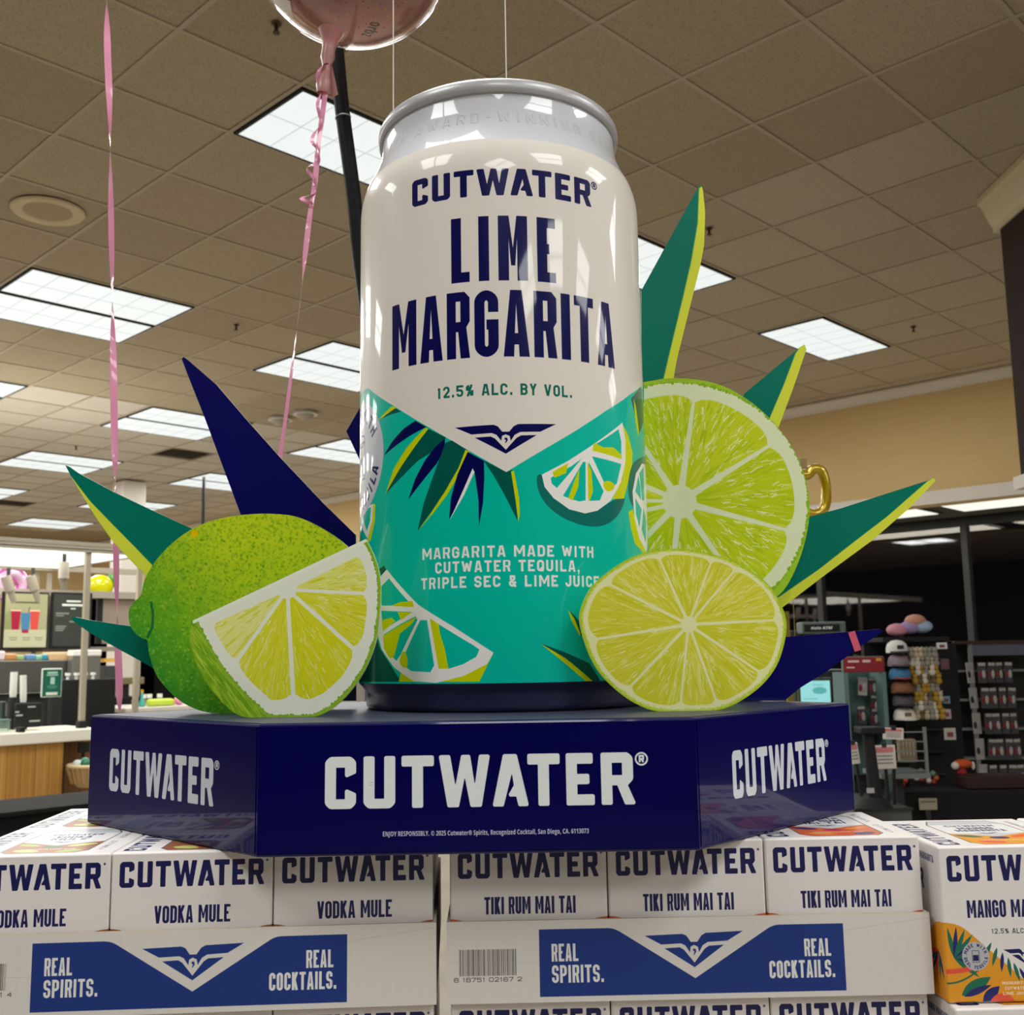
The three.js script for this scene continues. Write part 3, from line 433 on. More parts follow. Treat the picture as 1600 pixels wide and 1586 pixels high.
{ // wedge at the left
  const z = -1.003, pts = round([[-0.1396,1.663],[-0.1317,1.6463],[-0.1267,1.6286],[-0.1255,1.6104],[-0.1267,1.5893],[-0.1297,1.5671],[-0.1392,1.5417],[-0.1541,1.5194],[-0.1713,1.5038],[-0.1892,1.4964],[-0.2226,1.4964],[-0.2512,1.4974],[-0.2645,1.5037],[-0.2809,1.5196],[-0.2959,1.5423],[-0.303,1.56],[-0.3058,1.5747],[-0.3028,1.5881]], false);
  const [cx, cy] = [-0.2141,1.616], flesh = [[-0.1396,1.663],[-0.1317,1.6463],[-0.1267,1.6286],[-0.1255,1.6104],[-0.1267,1.5893],[-0.1297,1.5671],[-0.1392,1.5417],[-0.1541,1.5194],[-0.1713,1.5038],[-0.1891,1.4953],[-0.2297,1.4959],[-0.2516,1.5156],[-0.2712,1.5372],[-0.2886,1.5637],[-0.3013,1.5878],[-0.3031,1.5884]];
  board('lime_wedge_cutout', 'half-moon lime wedge board leaning before the whole lime, left', 'lime cutout', pts, z, 0.005, (b) => [glossy(print(b, 1300, (c) => {
    const r = rng(31); c.fillStyle = '#7fae22'; c.fillRect(b[0], b[1], 1, 1);
    for (let i = 0; i < 900; i++) { const x = b[0] + r() * (b[2] - b[0]) * 0.5, y = b[1] + r() * (b[3] - b[1]); c.save(); c.translate(x, y); c.rotate(-0.95 + (r() - 0.5) * 0.3); c.globalAlpha = 0.5; c.fillStyle = ['#a9cc3a', '#5f961a', '#bcd646'][(r() * 3) | 0]; c.beginPath(); c.ellipse(0, 0, 0.005 + r() * 0.006, 0.0007, 0, 0, 7); c.fill(); c.restore(); }
    c.save(); c.beginPath(); flesh.forEach((p, i) => (i ? c.lineTo(...p) : c.moveTo(...p))); c.closePath(); c.clip();
    citrus(c, flesh, cx, cy, [-157, -125, -86, -42, -4, 26].map((d) => d * R_), { open: 1, seed: 14, peel: '#8fbb30', peelDots: '#7cae26', pith: '#e9eedb', pithAt: 0.972, pulpAt: 0.86, membrane: 0.022, core: 0.05, ragged: 1, glints: 0.4, pulp: ['#e6e688', '#dadc34', '#d8da22', '#dadb34', '#e2e474'], sac: ['#dfe26a', '#cbce18', '#e8eaa4', '#c8cc14'], glint: '#f1f3cf', sacs: 150 }); c.restore();
    line(c, [[-0.3031,1.5866],[-0.1396,1.6618]], '#eef2de', 0.0035);
  })), edgeMat]);
}
{ // the whole lime: a flat printed board as well
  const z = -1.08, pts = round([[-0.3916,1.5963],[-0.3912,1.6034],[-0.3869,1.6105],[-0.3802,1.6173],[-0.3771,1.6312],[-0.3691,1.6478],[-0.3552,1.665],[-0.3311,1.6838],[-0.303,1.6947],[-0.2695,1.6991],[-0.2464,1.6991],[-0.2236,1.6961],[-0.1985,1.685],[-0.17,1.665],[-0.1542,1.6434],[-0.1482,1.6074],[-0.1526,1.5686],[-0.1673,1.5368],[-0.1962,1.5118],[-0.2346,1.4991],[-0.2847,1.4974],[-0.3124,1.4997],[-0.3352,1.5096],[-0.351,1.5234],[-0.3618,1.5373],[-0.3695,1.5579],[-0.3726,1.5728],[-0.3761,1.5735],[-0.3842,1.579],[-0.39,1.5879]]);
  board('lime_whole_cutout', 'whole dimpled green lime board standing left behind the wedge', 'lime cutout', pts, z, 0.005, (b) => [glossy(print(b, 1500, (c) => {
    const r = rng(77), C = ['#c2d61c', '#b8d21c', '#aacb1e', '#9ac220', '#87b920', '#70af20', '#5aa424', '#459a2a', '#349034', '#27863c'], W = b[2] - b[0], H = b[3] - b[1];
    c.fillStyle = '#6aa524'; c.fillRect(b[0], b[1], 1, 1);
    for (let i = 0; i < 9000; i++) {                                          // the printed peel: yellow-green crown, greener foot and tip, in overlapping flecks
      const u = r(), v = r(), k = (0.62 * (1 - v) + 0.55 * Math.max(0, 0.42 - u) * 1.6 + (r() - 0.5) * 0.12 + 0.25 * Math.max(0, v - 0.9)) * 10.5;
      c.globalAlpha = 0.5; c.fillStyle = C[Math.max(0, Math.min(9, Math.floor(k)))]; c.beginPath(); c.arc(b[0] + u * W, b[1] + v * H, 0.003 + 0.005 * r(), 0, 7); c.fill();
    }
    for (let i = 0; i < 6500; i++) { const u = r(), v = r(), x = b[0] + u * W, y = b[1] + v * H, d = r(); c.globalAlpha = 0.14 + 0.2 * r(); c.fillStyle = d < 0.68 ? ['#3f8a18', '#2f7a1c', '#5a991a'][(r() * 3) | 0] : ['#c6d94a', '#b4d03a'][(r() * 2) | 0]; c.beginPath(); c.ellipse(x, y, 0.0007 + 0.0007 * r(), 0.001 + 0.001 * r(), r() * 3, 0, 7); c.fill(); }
    c.globalAlpha = 0.85; line(c, [[-0.3693,1.6109],[-0.3669,1.5979],[-0.3672,1.5849],[-0.372,1.574]], '#14683a', 0.0028); c.globalAlpha = 1;
    c.fillStyle = '#f0c200'; c.beginPath(); c.arc(-0.3267,1.6798, 0.0035, 0, 7); c.fill();
  })), edgeMat]);
}
// leaves
const LG = '#007563', LN = '#05055a', LY = '#dbe344';
function leaf(name, label, pts, z, edge, color = LG, t = 0.004) {
  board(name, label, 'leaf cutout', pts, z, t, (b) => [glossy(print(b, edge ? 600 : 32, (c) => { c.fillStyle = color; c.fillRect(b[0], b[1], b[2] - b[0], b[3] - b[1]); if (edge) poly(c, edge, LY); })), edgeMat]);
}
leaf('leaf_cutout', 'upper left green leaf board with yellow lower edge, above the whole lime', [[-0.4885,1.7648],[-0.4842,1.7633],[-0.4727,1.7553],[-0.4352,1.7348],[-0.3976,1.7162],[-0.3478,1.6926],[-0.2568,1.6536],[-0.2546,1.5058],[-0.3225,1.5068],[-0.3625,1.6001],[-0.3962,1.6426],[-0.4076,1.6532],[-0.4332,1.6797],[-0.4541,1.7084],[-0.4802,1.7497]], -1.14, [[-0.4817,1.7526],[-0.4596,1.7246],[-0.4338,1.6982],[-0.4083,1.6727],[-0.3897,1.6536],[-0.3241,1.5723],[-0.3583,1.5728],[-0.3962,1.6426],[-0.4076,1.6532],[-0.4332,1.6797],[-0.4541,1.7084],[-0.4816,1.7498]]);
leaf('leaf_cutout', 'small plain green leaf board low at the left of the whole lime', [[-0.4682,1.5979],[-0.4649,1.5985],[-0.4485,1.5948],[-0.4069,1.5881],[-0.3403,1.579],[-0.2725,1.5712],[-0.2713,1.5067],[-0.3384,1.5077],[-0.3825,1.5449],[-0.4196,1.5652],[-0.4493,1.5821],[-0.4675,1.5951]], -1.125);
leaf('leaf_cutout', 'tall navy leaf board pointing up left between lime and can', [[-0.3706,1.8885],[-0.3685,1.8907],[-0.364,1.8876],[-0.3301,1.8574],[-0.2939,1.8148],[-0.2575,1.7734],[-0.2092,1.7214],[-0.1728,1.6851],[-0.1719,1.505],[-0.2521,1.5062],[-0.3004,1.71],[-0.3444,1.8237],[-0.3636,1.8705]], -1.16, null, LN);
leaf('leaf_cutout', 'navy leaf point showing behind the left side of the can', [[-0.2112,1.8392],[-0.1933,1.8709],[-0.1131,1.9341],[-0.08135,1.7326],[-0.1626,1.7339],[-0.1938,1.8013]], -1.331, null, LN);
leaf('leaf_cutout', 'tall green leaf board with yellow right edge, right of the can top', [[0.1584,1.9798],[0.2317,2.1092],[0.2348,2.1107],[0.237,2.1074],[0.2388,2.0764],[0.2356,2.0345],[0.2299,2.0089],[0.2174,1.9646],[0.1981,1.8957],[0.1817,1.8186],[0.1702,1.4981],[0.1441,1.4985]], -1.215, [[0.2324,2.1075],[0.2371,2.1107],[0.2404,2.0764],[0.2371,2.0345],[0.2315,2.0089],[0.219,1.9645],[0.1996,1.8957],[0.1817,1.8186],[0.1629,1.819],[0.1814,1.8726],[0.1875,1.8959],[0.2087,1.9742],[0.2194,2.0155],[0.2291,2.0636]]);
leaf('leaf_cutout', 'small green leaf board with yellow edge above the lime wheel', [[0.271,1.8468],[0.3399,1.9022],[0.3438,1.9045],[0.3457,1.8983],[0.3284,1.8535],[0.3098,1.8091],[0.2872,1.7675],[0.274,1.4973],[0.2385,1.4978],[0.2451,1.8131]], -1.195, [[0.3328,1.8939],[0.34,1.903],[0.3454,1.906],[0.3472,1.8983],[0.3299,1.8534],[0.3106,1.8091],[0.2864,1.7526],[0.2718,1.7528],[0.3,1.8198],[0.3175,1.8574]]);
leaf('leaf_cutout', 'broad green leaf board with yellow lower edge pointing right past the wheel', [[0.2866,1.6899],[0.3345,1.7],[0.3703,1.7089],[0.4224,1.7248],[0.4687,1.7386],[0.4762,1.7414],[0.4781,1.7385],[0.4472,1.7084],[0.4017,1.6715],[0.3488,1.6351],[0.2992,1.5996],[0.2454,1.5709],[0.2421,1.4985],[0.2141,1.4989],[0.2209,1.6636]], -1.178, [[0.4687,1.7379],[0.4784,1.7429],[0.4794,1.737],[0.4485,1.7069],[0.4023,1.6701],[0.3494,1.6336],[0.2991,1.5982],[0.245,1.5638],[0.2458,1.5814],[0.2977,1.6124],[0.3405,1.6402],[0.3816,1.6704],[0.4207,1.6986]]);
leaf('leaf_cutout', 'navy leaf board pointing right, low behind the oval lime', [[0.179,1.5646],[0.2969,1.5662],[0.3572,1.5701],[0.3985,1.573],[0.402,1.5722],[0.4011,1.5695],[0.3728,1.5519],[0.343,1.531],[0.3076,1.5104],[0.292,1.4983],[0.1765,1.4988]], -1.162, null, LN);
tag(part(scene, 'pink_strip', box(0.0075, 0.0215, 0.0006), std(0xd0566e, 0.5), [0.3706,1.5602, -1.1612], [0, 0, 0.28]), 'short pink strip lying across the right navy leaf', 'ribbon');  // one thin flat pink strip set against the leaf face

// ---------- cartons and trays under the plinth ----------
const BW = 0.1378, BH = 0.128, BD = 0.146, INK = '#070a52';
const FLAVOUR = {
  mule: { title: 'VODKA MULE', tw: 0.065, art: '#9a5a38', b1: '#8fb13c', b2: '#2f6f45', b3: '#c7d86a', can: ['VODKA', 'MULE'] },
  tiki: { title: 'TIKI RUM MAI TAI', tw: 0.0802, art: '#d3602c', b1: '#1a2370', b2: '#b32a52', b3: '#e08a2c', can: ['TIKI RUM', 'MAI TAI'] },
  mango: { title: 'MANGO MARGARITA', tw: 0.096, art: '#e69a1c', b1: '#0e6b52', b2: '#1a1f6a', b3: '#e8553c', can: ['MANGO', 'MARGARITA'] },
};
function paint(w, h, px, draw) { return ctex(Math.round(px), Math.round((px * h) / w), (c, W, H) => { c.setTransform(W / w, 0, 0, H / h, 0, 0); c.fillStyle = '#eae5e2'; c.fillRect(0, 0, 1, 1); draw(c, w, h); }); }
function lowerArt(c, f, w, mid = 0.112) {                                    // the coloured field with palm blades along the foot of a carton
  c.fillStyle = f.art; c.beginPath(); c.moveTo(-0.001, 0.0625); c.quadraticCurveTo(0.012, 0.0625, 0.02, 0.069); c.lineTo(w / 2, mid); c.lineTo(w - 0.02, 0.069); c.quadraticCurveTo(w - 0.012, 0.0625, w + 0.001, 0.0625); c.lineTo(w + 0.001, 0.13); c.lineTo(-0.001, 0.13); c.closePath(); c.fill();
  const blade = (x, y, a, l, wd, col) => { c.save(); c.translate(x, y); c.rotate(a); c.fillStyle = col; c.beginPath(); c.moveTo(0, 0); c.quadraticCurveTo(l * 0.4, -wd * 1.8, l, 0); c.quadraticCurveTo(l * 0.4, wd * 1.8, 0, 0); c.fill(); c.restore(); };
  c.save(); c.beginPath(); c.rect(-0.001, 0.0605, w + 0.002, 0.07); c.clip();
  for (let i = 0; i < 9; i++) blade(0.008, 0.092, -1.75 + i * 0.3, 0.026, 0.0022, [f.b1, f.b2, f.b1][i % 3]);
  for (let i = 0; i < 7; i++) blade(0.041 + i * 0.0045, 0.0795 + i * 0.0042, 2.1 - i * 0.2, 0.016, 0.0018, [f.b1, f.b1, f.b2][i % 3]);
  for (let i = 0; i < 6; i++) blade(w - 0.012, 0.088, 1.2 + i * 0.34, 0.024, 0.0022, [f.b2, f.b1, f.b3][i % 3]);
  c.lineWidth = 0.004; c.strokeStyle = f.b3; c.beginPath(); c.moveTo(0, 0.1025); c.quadraticCurveTo(0.012, 0.103, 0.026, 0.099); c.stroke(); c.lineWidth = 0.0014; c.strokeStyle = f.b1; c.beginPath(); c.moveTo(0, 0.112); c.quadraticCurveTo(0.014, 0.113, 0.03, 0.1); c.stroke();
  blade(0.012, 0.122, -0.5, 0.03, 0.006, f.b1); blade(0.014, 0.123, -0.35, 0.026, 0.003, f.b2); blade(0.03, 0.128, -0.7, 0.02, 0.005, f.b2); c.fillStyle = f.b3; c.beginPath(); c.arc(0.047, 0.133, 0.012, 0, 7); c.fill();
  c.restore();
}
function cartonMats(f) {
  const front = paint(BW, BH, 1000, (c, w) => {
    wordmark(c, 0.0068, 0.0072, 0.1245, 0.0216, INK, 0); c.fillStyle = '#555a88'; c.beginPath(); c.arc(0.1335, 0.0085, 0.0011, 0, 7); c.fill();
    caps(c, f.title, (w - f.tw) / 2 + 0.001, 0.0445, f.tw, 0.0145, INK, 0.155, 0.5); lowerArt(c, f, w);
    caps(c, '12.5% ALC. BY VOL.', (w - 0.054) / 2, 0.0682, 0.054, 0.0042, '#2d4a4a', 0.17, 0.8); emblem(c, (w - 0.036) / 2, 0.0845, 0.036, 0.0125, INK);
    const bx = 0.0265, by = 0.0905; c.fillStyle = '#b9babf'; c.beginPath(); c.arc(bx, by, 0.0118, 0, 7); c.fill(); ringText(c, 'MADE WITH', bx, by, 0.0092, -1.35, 1.35, 0.0029, INK, 1); ringText(c, 'REAL TEQUILA', bx, by, 0.0092, Math.PI + 1.5, Math.PI - 1.5, 0.0029, INK, 1);
    c.fillStyle = INK; c.fillRect(bx - 0.0024, by - 0.001, 0.0048, 0.0048); c.strokeStyle = INK; c.lineWidth = 0.0004; c.strokeRect(bx - 0.003, by - 0.0045, 0.006, 0.0095);
    ['MARGARITA MADE WITH', 'CUTWATER TEQUILA,', 'LIME JUICE & MANGO'].forEach((t, i) => caps(c, t, w / 2 - 0.021 + (i === 1 ? 0.002 : 0), 0.1115 + i * 0.0042, i === 1 ? 0.038 : 0.042, 0.0026, '#f3e6cf', 0.2, 0.9));
  });
  const side = paint(BD, BH, 480, (c, w) => { lowerArt(c, f, w, 0.1); caps(c, f.title, w - 0.06, 0.009, 0.05, 0.006, INK, 0.18); wordmark(c, 0.012, 0.024, 0.1, 0.017, INK, 0); });
  const top = paint(BW, BD, 700, (c, w, h) => {                               // a can pictured flat, the wordmark up the left edge, small lines up the right
    c.save(); c.translate(0.006, h - 0.008); c.rotate(-Math.PI / 2); wordmark(c, 0, 0, 0.118, 0.019, INK, 0); c.restore();
    const x0 = 0.038, x1 = 0.112, y0 = 0.012, y1 = h - 0.008; c.save(); c.beginPath(); c.moveTo(x0 + 0.008, y0); c.lineTo(x1 - 0.008, y0); c.lineTo(x1, y0 + 0.02); c.lineTo(x1, y1 - 0.01); c.lineTo(x1 - 0.008, y1); c.lineTo(x0 + 0.008, y1); c.lineTo(x0, y1 - 0.01); c.lineTo(x0, y0 + 0.02); c.closePath(); c.lineWidth = 0.003; c.strokeStyle = '#5a5f5c'; c.stroke(); c.clip();
    c.fillStyle = '#c9ccd0'; c.fillRect(0, 0, 1, 1); c.fillStyle = '#e9e8e6'; c.fillRect(x0, y0 + 0.02, 0.1, 0.05);
    poly(c, [[x0, y0 + 0.068], [x0 + 0.037, y0 + 0.088], [x1, y0 + 0.068], [x1, y1], [x0, y1]], f.art);
    for (const [dx, dy, rx, ry, q, col] of [[0.012, 0.084, 0.012, 0.005, 0.5, f.b1], [0.06, 0.086, 0.013, 0.005, -0.5, f.b3], [0.02, 0.114, 0.012, 0.006, 0.3, f.b3], [0.058, 0.116, 0.011, 0.006, -0.4, f.b1], [0.036, 0.094, 0.009, 0.006, 0, f.b2]]) { c.fillStyle = col; c.beginPath(); c.ellipse(x0 + dx, y0 + dy, rx, ry, q, 0, 7); c.fill(); }
    wordmark(c, x0 + 0.013, y0 + 0.024, 0.048, 0.0085, INK, 0); f.can.forEach((t, i) => caps(c, t, x0 + 0.013 + (t.length < 6 ? 0.007 : 0), y0 + 0.036 + i * 0.0125, t.length < 6 ? 0.034 : 0.048, 0.0108, INK, 0.2));
    emblem(c, x0 + 0.025, y0 + 0.066, 0.024, 0.008, INK); caps(c, 'MARGARITA MADE WITH', x0 + 0.014, y0 + 0.105, 0.046, 0.003, '#f3e6cf', 0.2); c.restore();
    c.save(); c.translate(w - 0.012, h - 0.02); c.rotate(-Math.PI / 2); caps(c, '4 CANS 12 OZ', 0, -0.006, 0.045, 0.005, '#55597c', 0.16); caps(c, f.title, 0.06, -0.006, 0.05, 0.005, '#55597c', 0.16); c.restore();
  });
  const M = (map) => phys(0xffffff, 0.42, { map, clearcoat: 0.25, clearcoatRoughness: 0.3 }), plain = std(0xe6e1de, 0.55);
  return [M(side), M(side), M(top), plain, M(front), plain];
}
const MATS = { mule: cartonMats(FLAVOUR.mule), tiki: cartonMats(FLAVOUR.tiki), mango: cartonMats(FLAVOUR.mango) };
const cartonG = rbox(BW - 0.001, BH, BD - 0.001, 0.0022, 2);
function carton(kind, label, x, y, z, turn, group) { return tag(part(scene, kind === 'mule' ? 'mule_carton' : kind === 'tiki' ? 'tiki_carton' : 'mango_carton', cartonG, MATS[kind], [x, y + BH / 2, z], [0, turn, 0]), label, 'carton', group); }
// tray: floor and four low card walls
const trayFront = (digits) => paint(0.4178, 0.067, 2000, (c, w, h) => {
  c.fillStyle = '#ddd8d2'; c.fillRect(0, 0, 1, 1); const r = rng(digits), x0 = 0.0792, x1 = 0.342, y0 = 0.0075, y1 = 0.0625, B = '#06307f';
  for (let i = 0; i < 500; i++) { c.globalAlpha = 0.05; c.fillStyle = r() < 0.5 ? '#fff' : '#8c857c'; c.fillRect(r() * w, r() * h, 0.0004, 0.004 + r() * 0.02); } c.globalAlpha = 1;
  const m = (x0 + x1) / 2 + 0.002; c.fillStyle = B; c.beginPath(); c.moveTo(x0, y0); c.lineTo(m - 0.075, y0); c.quadraticCurveTo(m - 0.069, y0, m - 0.064, y0 + 0.003); c.lineTo(m, y0 + 0.0425); c.lineTo(m + 0.064, y0 + 0.003); c.quadraticCurveTo(m + 0.069, y0, m + 0.075, y0); c.lineTo(x1, y0); c.lineTo(x1, y1); c.lineTo(x0, y1); c.closePath(); c.fill();
  emblem(c, m - 0.0425, y0 + 0.0045, 0.085, 0.029, B);
  caps(c, 'REAL', x0 + 0.0105, y0 + 0.012, 0.023, 0.0145, '#e8e6e2', 0.155, 0.6); caps(c, 'SPIRITS.', x0 + 0.0105, y0 + 0.0295, 0.0445, 0.0145, '#e8e6e2', 0.155, 0.6);
  caps(c, 'REAL', x1 - 0.0345, y0 + 0.012, 0.023, 0.0145, '#e8e6e2', 0.155, 0.6); caps(c, 'COCKTAILS.', x1 - 0.0655, y0 + 0.0295, 0.0565, 0.0145, '#e8e6e2', 0.155, 0.6);
  c.fillStyle = '#4a4648'; for (let x = 0.0105; x < 0.059;) { const q = 0.0002 + r() * 0.0006; c.fillRect(x, 0.023, q, 0.0215); x += q + 0.0003 + r() * 0.0007; }
  caps(c, digits === 5 ? '6 16751 02167 2' : '6 16751 02161 4', 0.006, 0.0458, 0.058, 0.0036, '#4a4648', 0.16);
  c.globalAlpha = 0.5; line(c, [[0.002, 0.033], [0.08, 0.0345]], '#b6b0a8', 0.0004); line(c, [[x1, y0 + 0.006], [w, 0.004]], '#b6b0a8', 0.0005); c.globalAlpha = 1;
});
const cardMat = std(0xd9d3cb, 0.75), cardEdge = std(0xb9a78c, 0.85);
function tray(label, x, y, z, turn, digits) {
  const o = thing('carton_tray', label, 'tray', [x, y, z], turn, 'printed carton trays'), W = 0.4178, D = 2 * BD + 0.008, t = 0.003, h = 0.067, f = phys(0xffffff, 0.6, { map: trayFront(digits) });
  part(o, 'front_wall', box(W, h, t, 0, h / 2, -t / 2), [cardMat, cardMat, cardEdge, cardMat, f, cardMat]); part(o, 'back_wall', box(W, h, t, 0, h / 2, -D + t / 2), cardMat);
  for (const s of [-1, 1]) part(o, 'side_wall', box(t, h, D - 2 * t, s * (W / 2 - t / 2), h / 2, -D / 2), cardMat);
  part(o, 'bottom', box(W - 2 * t, t * 0.8, D - 2 * t, 0, t * 0.4, -D / 2), cardMat); return o;
}
const TY = 1.2575;
function stack(cx, z, turn, y, fill) {                                        // cartons in a tray, in the tray's own axes
  const c = Math.cos(turn), s = Math.sin(turn);
  for (const [kind, i, row, label, dy = 0] of fill) { const lx = (i - 1) * BW, lz = -0.0045 - BD / 2 - row * (BD + 0.001); carton(kind, label, cx + lx * c + lz * s, y + 0.0026 + dy, z - lx * s + lz * c, turn + (i - 1) * 0.0, kind + ' cartons'); }
}
const LTURN = 0.055, RTURN = 0.018;
tray('white card tray with blue winged print under the left mule cartons', -0.2795, TY, -0.9385, LTURN, 3);
stack(-0.2795, -0.9385, LTURN, TY, [['mule', 0, 0, 'leftmost front vodka mule carton, cut by the picture edge'], ['mule', 1, 0, 'middle vodka mule carton, partly under the plinth corner'], ['mule', 2, 0, 'vodka mule carton right beside the dark gap between stacks'], ['mule', 0, 1, 'vodka mule carton in the back row at far left'], ['mule', 1, 1, 'vodka mule carton in the back row beside the plinth'], ['mule', 2, 1, 'vodka mule carton in the back row hidden under the plinth']]);
tray('white card tray with barcode and blue winged print under the tiki cartons', 0.147, TY, -0.9535, RTURN, 5);
stack(0.147, -0.9535, RTURN, TY, [['tiki', 0, 0, 'tiki rum mai tai carton beside the dark gap between stacks'], ['tiki', 1, 0, 'middle tiki rum mai tai carton under the plinth front'], ['tiki', 2, 0, 'tiki rum mai tai carton next to the mango carton'], ['tiki', 0, 1, 'tiki rum mai tai carton hidden behind under the plinth'], ['tiki', 1, 1, 'second tiki rum mai tai carton hidden behind under the plinth']]);
carton('mango', 'tall mango margarita carton with orange foot at right edge', 0.4285, TY - 0.004, -0.945 - BD / 2, 0.02, 'mango cartons');
carton('mango', 'mango margarita carton just past the right edge', 0.5695, TY - 0.004, -0.95 - BD / 2, 0.02, 'mango cartons');
// the layer below, and the base it stands on
const Y2 = TY - 0.0005 - BH - 0.0026;
const lower = [];
stack(-0.2795, -0.943, LTURN, Y2, [0, 1, 2].flatMap((i) => [0, 1].map((r) => ['mule', i, r, ['left', 'middle', 'right'][i] + ' mule carton of the ' + ['front', 'back'][r] + ' row below the left tray'])));
stack(0.147, -0.9575, RTURN, Y2, [0, 1, 2].flatMap((i) => [0, 1].map((r) => ['tiki', i, r, ['left', 'middle', 'right'][i] + ' tiki carton of the ' + ['front', 'back'][r] + ' row below the right tray'])));
carton('mango', 'lower mango carton under the tall mango carton', 0.4295, TY - 0.005 - BH, -0.935 - BD / 2, 0.03, 'mango cartons');
carton('mango', 'lower mango carton past the right edge', 0.5705, TY - 0.005 - BH, -0.945 - BD / 2, 0.02, 'mango cartons');
{
  const o = thing('stack_base', 'white shrouded base under the carton stacks', 'base', [0.08, 0, -1.1]);
  part(o, 'shroud', rbox(1.25, TY - 0.006 - BH - 0.09, 0.4, 0.01).translate(0, 0.09 + (TY - 0.006 - BH - 0.09) / 2, 0), cardMat); part(o, 'pallet', box(1.27, 0.09, 0.42, 0, 0.045, 0), std(0x6f5634, 0.9));
}

// ---------- balloon, ribbons, bowed pole ----------
function strip(pts, width, seed) {                                           // a flat ribbon along a curve: width(t) across, turn(t) about its run
  const curve = new THREE.CatmullRomCurve3(pts.map((p) => new THREE.Vector3(...p))), n = pts.length * 10, pos = [], idx = [];
  for (let i = 0; i <= n; i++) { const t = i / n, p = curve.getPoint(t), d = curve.getTangent(t), [w, turn] = width(t), side = new THREE.Vector3(0, 0, 1).cross(d).normalize().applyAxisAngle(d, turn); for (const s of [-1, 1]) pos.push(p.x + side.x * w * s / 2, p.y + side.y * w * s / 2, p.z + side.z * w * s / 2); if (i < n) idx.push(2 * i, 2 * i + 1, 2 * i + 2, 2 * i + 1, 2 * i + 3, 2 * i + 2); }
  const g = new THREE.BufferGeometry(); g.setAttribute('position', new THREE.Float32BufferAttribute(pos, 3)); g.setIndex(idx); g.computeVertexNormals(); return g;
}
const pink = phys(0xe08fb0, 0.35, { side: THREE.DoubleSide, clearcoat: 0.5 });
tag(part(scene, 'pink_ribbon', strip([[-0.62, YC - 0.006, -1.6], ...[[-0.6579,2.7867],[-0.6508,2.6255],[-0.6463,2.5352],[-0.6399,2.4462],[-0.6322,2.2934],[-0.625,2.155],[-0.618,2.0197],[-0.6112,1.8873],[-0.6068,1.8074],[-0.6007,1.6797],[-0.5953,1.5834],[-0.5913,1.5264],[-0.5887,1.4793]].map((p) => [p[0], p[1], -1.6])], (t) => { const y = t; return [0.0105, Math.PI * 0.5 + Math.sin(t * 19 - 3.2) * 1.35]; }), pink), 'long straight pink ribbon hanging down the left side', 'ribbon');
const BZ = -1.75, bal = [-0.2729,2.8542], BR = 0.198;
{
  const o = thing('clear_balloon', 'clear round balloon with pink film and gold glitter at the top edge', 'balloon', [bal[0], bal[1], BZ]);
  const film = ctex(2048, 1024, (c, W, H) => {                                // pink film, gold glitter, a printed maker's word
    const r = rng(12); c.fillStyle = '#bb938a'; c.fillRect(0, 0, W, H);
    for (let i = 0; i < 900; i++) { c.globalAlpha = 0.1; c.strokeStyle = r() < 0.5 ? '#7a504c' : '#d8b2a8'; c.lineWidth = 1 + r() * 3; c.beginPath(); const x = r() * W, y = r() * H; c.moveTo(x, y); c.lineTo(x + (r() - 0.5) * 60, y + 40 + r() * 60); c.stroke(); } c.globalAlpha = 1;
    for (let i = 0; i < 5000; i++) { c.fillStyle = r() < 0.7 ? '#f4c63c' : '#5c342a'; c.beginPath(); c.arc(r() * W, r() * H, 0.9 + r() * 1.6, 0, 7); c.fill(); }
    c.save(); c.translate(W * 0.279, H * 0.507); c.rotate(2.17); c.scale(1, 1.6); c.fillStyle = '#160f0f'; c.font = 'bold 36px sans-serif'; c.fillText('orbz', -38, 12); c.restore();
  });
  part(o, 'film', new THREE.SphereGeometry(BR * 0.985, 64, 48).rotateX(Math.PI / 2), phys(0xffffff, 0.2, { map: film, transmission: 0.55, thickness: 0 }));
  part(o, 'clear_shell', new THREE.SphereGeometry(BR, 64, 48), phys(0xffffff, 0.02, { transmission: 1, thickness: 0, ior: 1.45 }));
  part(o, 'care_label', new THREE.SphereGeometry(BR * 1.003, 10, 8, 0.1456 * 2 * Math.PI - 0.11, 0.22, 0.461 * Math.PI - 0.1, 0.2).rotateX(Math.PI / 2), std(0xe8e2dc, 0.6));
  const nk = lathe([[0.022, 0.03], [0.014, 0.012], [0.011, -0.004], [0.012, -0.02], [0.007, -0.034], [0.009, -0.05], [0.013, -0.07], [0.01, -0.085]], 14), np = [-0.3002,2.585];
  const neckM = phys(0xc48a86, 0.3, { transmission: 0.35, thickness: 0 }); part(o, 'neck', nk, neckM, [np[0] - bal[0], np[1] - bal[1], -1.68 - BZ], [0, 0, -0.12]);
  part(o, 'tail', strip([[-0.3011,2.5569],[-0.2943,2.5252],[-0.2886,2.4961]].map((p) => [p[0] - bal[0], p[1] - bal[1], -1.68 - BZ]), () => [0.012, 0.5]), neckM);
}
